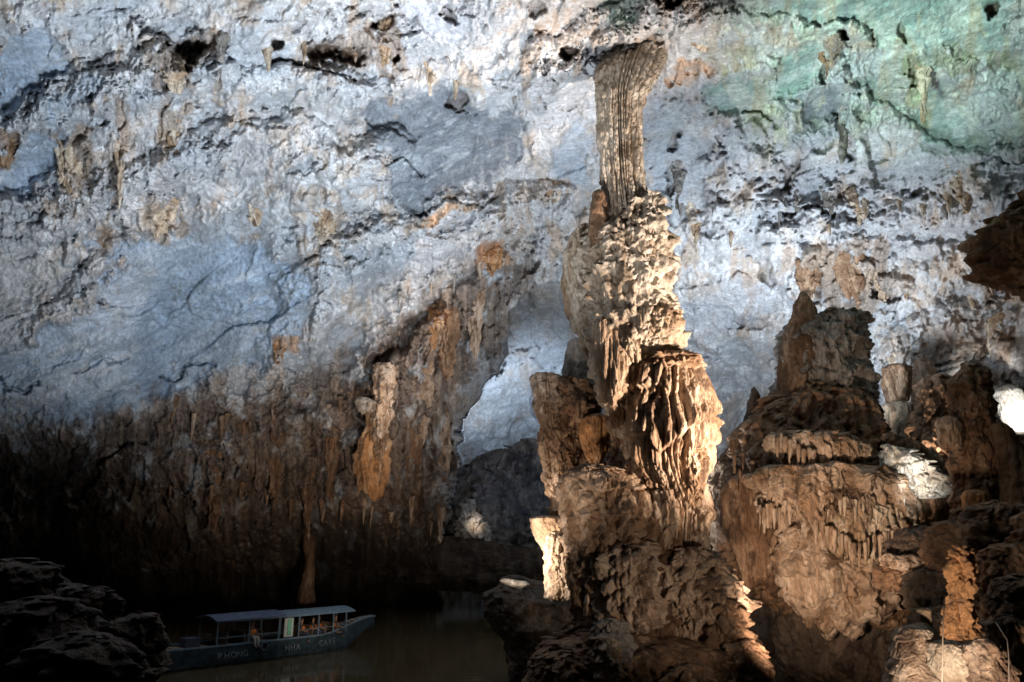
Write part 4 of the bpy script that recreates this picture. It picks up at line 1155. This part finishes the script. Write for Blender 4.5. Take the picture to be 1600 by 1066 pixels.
def person(label, x, y, z, face, jacket=True, top=None, legs=None, reach=.25):
    """seated figure grown over a skeleton of joints"""
    root = tag(empty('person', (0, 0, 0)), label, 'person', 'people riding in the tour boat')
    m = [(0, 0, .12, .15), (0, .02, .32, .14), (0, .03, .50, .155), (0, .03, .62, .065), (0, .05, .72, .085), (0, .05, .82, .095), (0, .045, .90, .07),
         (-.18, .03, .54, .065), (-.25, .10, .32, .048), (-.20, reach + .08, .22, .036), (-.18, reach + .16, .20, .03),
         (.18, .03, .54, .065), (.25, .10, .32, .048), (.20, reach + .08, .22, .036), (.18, reach + .16, .20, .03),
         (-.10, .05, .09, .09), (-.11, .46, .10, .07), (-.11, .50, -.30, .045), (-.11, .62, -.34, .035),
         (.10, .05, .09, .09), (.11, .46, .10, .07), (.11, .50, -.30, .045), (.11, .62, -.34, .035)]
    e = [(0, 1), (1, 2), (2, 3), (3, 4), (4, 5), (5, 6), (2, 7), (7, 8), (8, 9), (9, 10), (2, 11), (11, 12), (12, 13), (13, 14), (0, 15), (15, 16), (16, 17), (17, 18), (0, 19), (19, 20), (20, 21), (21, 22)]

    def skin(name, vs, es, mat, grow=0.0):
        me = bpy.data.meshes.new(name); me.from_pydata([v[:3] for v in vs], es, [])
        ob = bpy.data.objects.new(name, me); col.objects.link(ob)
        md = ob.modifiers.new('skin', 'SKIN')
        for i, v in enumerate(vs): me.skin_vertices[0].data[i].radius = (v[3] + grow, v[3] + grow)
        me.skin_vertices[0].data[0].use_root = True
        sb = ob.modifiers.new('smooth', 'SUBSURF'); sb.levels = sb.render_levels = 1
        dg = bpy.context.evaluated_depsgraph_get()
        m2 = bpy.data.meshes.new_from_object(ob.evaluated_get(dg))
        bpy.data.objects.remove(ob)
        m2.name = name; m2.materials.clear(); m2.materials.append(mat)
        for p in m2.polygons: p.use_smooth = True
        o2 = bpy.data.objects.new(name, m2); col.objects.link(o2); o2.parent = root
        return o2
    # skin_vertices needs the modifier first
    global _skin_ok
    skin('body', m, e, m_skin)
    skin('shirt', [m[0], m[1], m[2], m[7], m[8], m[11], m[12]], [(0, 1), (1, 2), (2, 3), (3, 4), (2, 5), (5, 6)], top or m_cloth, .014)
    skin('trousers', [m[0], m[15], m[16], m[17], m[19], m[20], m[21]], [(0, 1), (1, 2), (2, 3), (0, 4), (4, 5), (5, 6)], legs or m_cloth, .012)
    if jacket:
        skin('life_jacket', [(0, .02, .20, .17), (0, .03, .38, .19), (0, .03, .54, .17)], [(0, 1), (1, 2)], m_jacket, .06)
    skin('hair', [(0, .03, .80, .09), (0, .025, .90, .085), (0, .0, .93, .06)], [(0, 1), (1, 2)], m_hair, .012)
    ca_, sa_ = math.cos(bang), math.sin(bang)
    root.location = (bc[0] + x * ca_ - y * sa_, bc[1] + x * sa_ + y * ca_, z)
    root.rotation_euler = (0, 0, bang + face)
    return root


person('passenger in an orange life jacket right beside the mint curtain of the boat', 1.55, -.62, 1.06, -2.4)
person('middle passenger in an orange life jacket, between two roof posts of the boat', 2.30, -.62, 1.06, -1.9)
person('passenger leaning forward in an orange life jacket, shoulder to shoulder with the middle one', 2.85, -.35, 1.06, -2.2, reach=.35)
person('passenger in an orange life jacket farthest towards the bow of the boat', 3.95, -.5, 1.06, -1.8)
person('boatman in an orange vest and pale trousers sitting on the near side of the boat', -1.6, -.78, 1.16, math.pi + .15, legs=m_pale)

# ------------------------------------------------------------------ thin pole and cable at lower right
def rod(name, pts, r, mat):
    from mathutils import Vector
    cu = bpy.data.curves.new(name, 'CURVE'); cu.dimensions = '3D'; cu.bevel_depth = r; cu.bevel_resolution = 3
    sp = cu.splines.new('POLY'); sp.points.add(len(pts) - 1)
    for i, p in enumerate(pts): sp.points[i].co = (*p, 1)
    ob = bpy.data.objects.new('tmp', cu); col.objects.link(ob)
    me = bpy.data.meshes.new_from_object(ob.evaluated_get(bpy.context.evaluated_depsgraph_get()))
    bpy.data.objects.remove(ob)
    me.materials.clear(); me.materials.append(mat)
    o = bpy.data.objects.new(name, me); col.objects.link(o)
    return o


o = rod('pole', [at(1476, 930, 12.6), at(1473, 1000, 12.55), at(1471, 1120, 12.5)], .011, plain('pale_pole', (.34, .27, .21), .6))
tag(o, 'thin pale upright pole in front of the bright rock at lower right', 'pole')
o = rod('cable', [at(1556, 972, 13.2), at(1566, 988, 12.7), at(1574, 1000, 12.5), at(1576, 1022, 12.4), at(1577, 1075, 12.3)], .009, plain('grey_cable', (.26, .22, .18), .6))
tag(o, 'thin grey cable hanging down over the rocks in the lower right corner', 'cable')
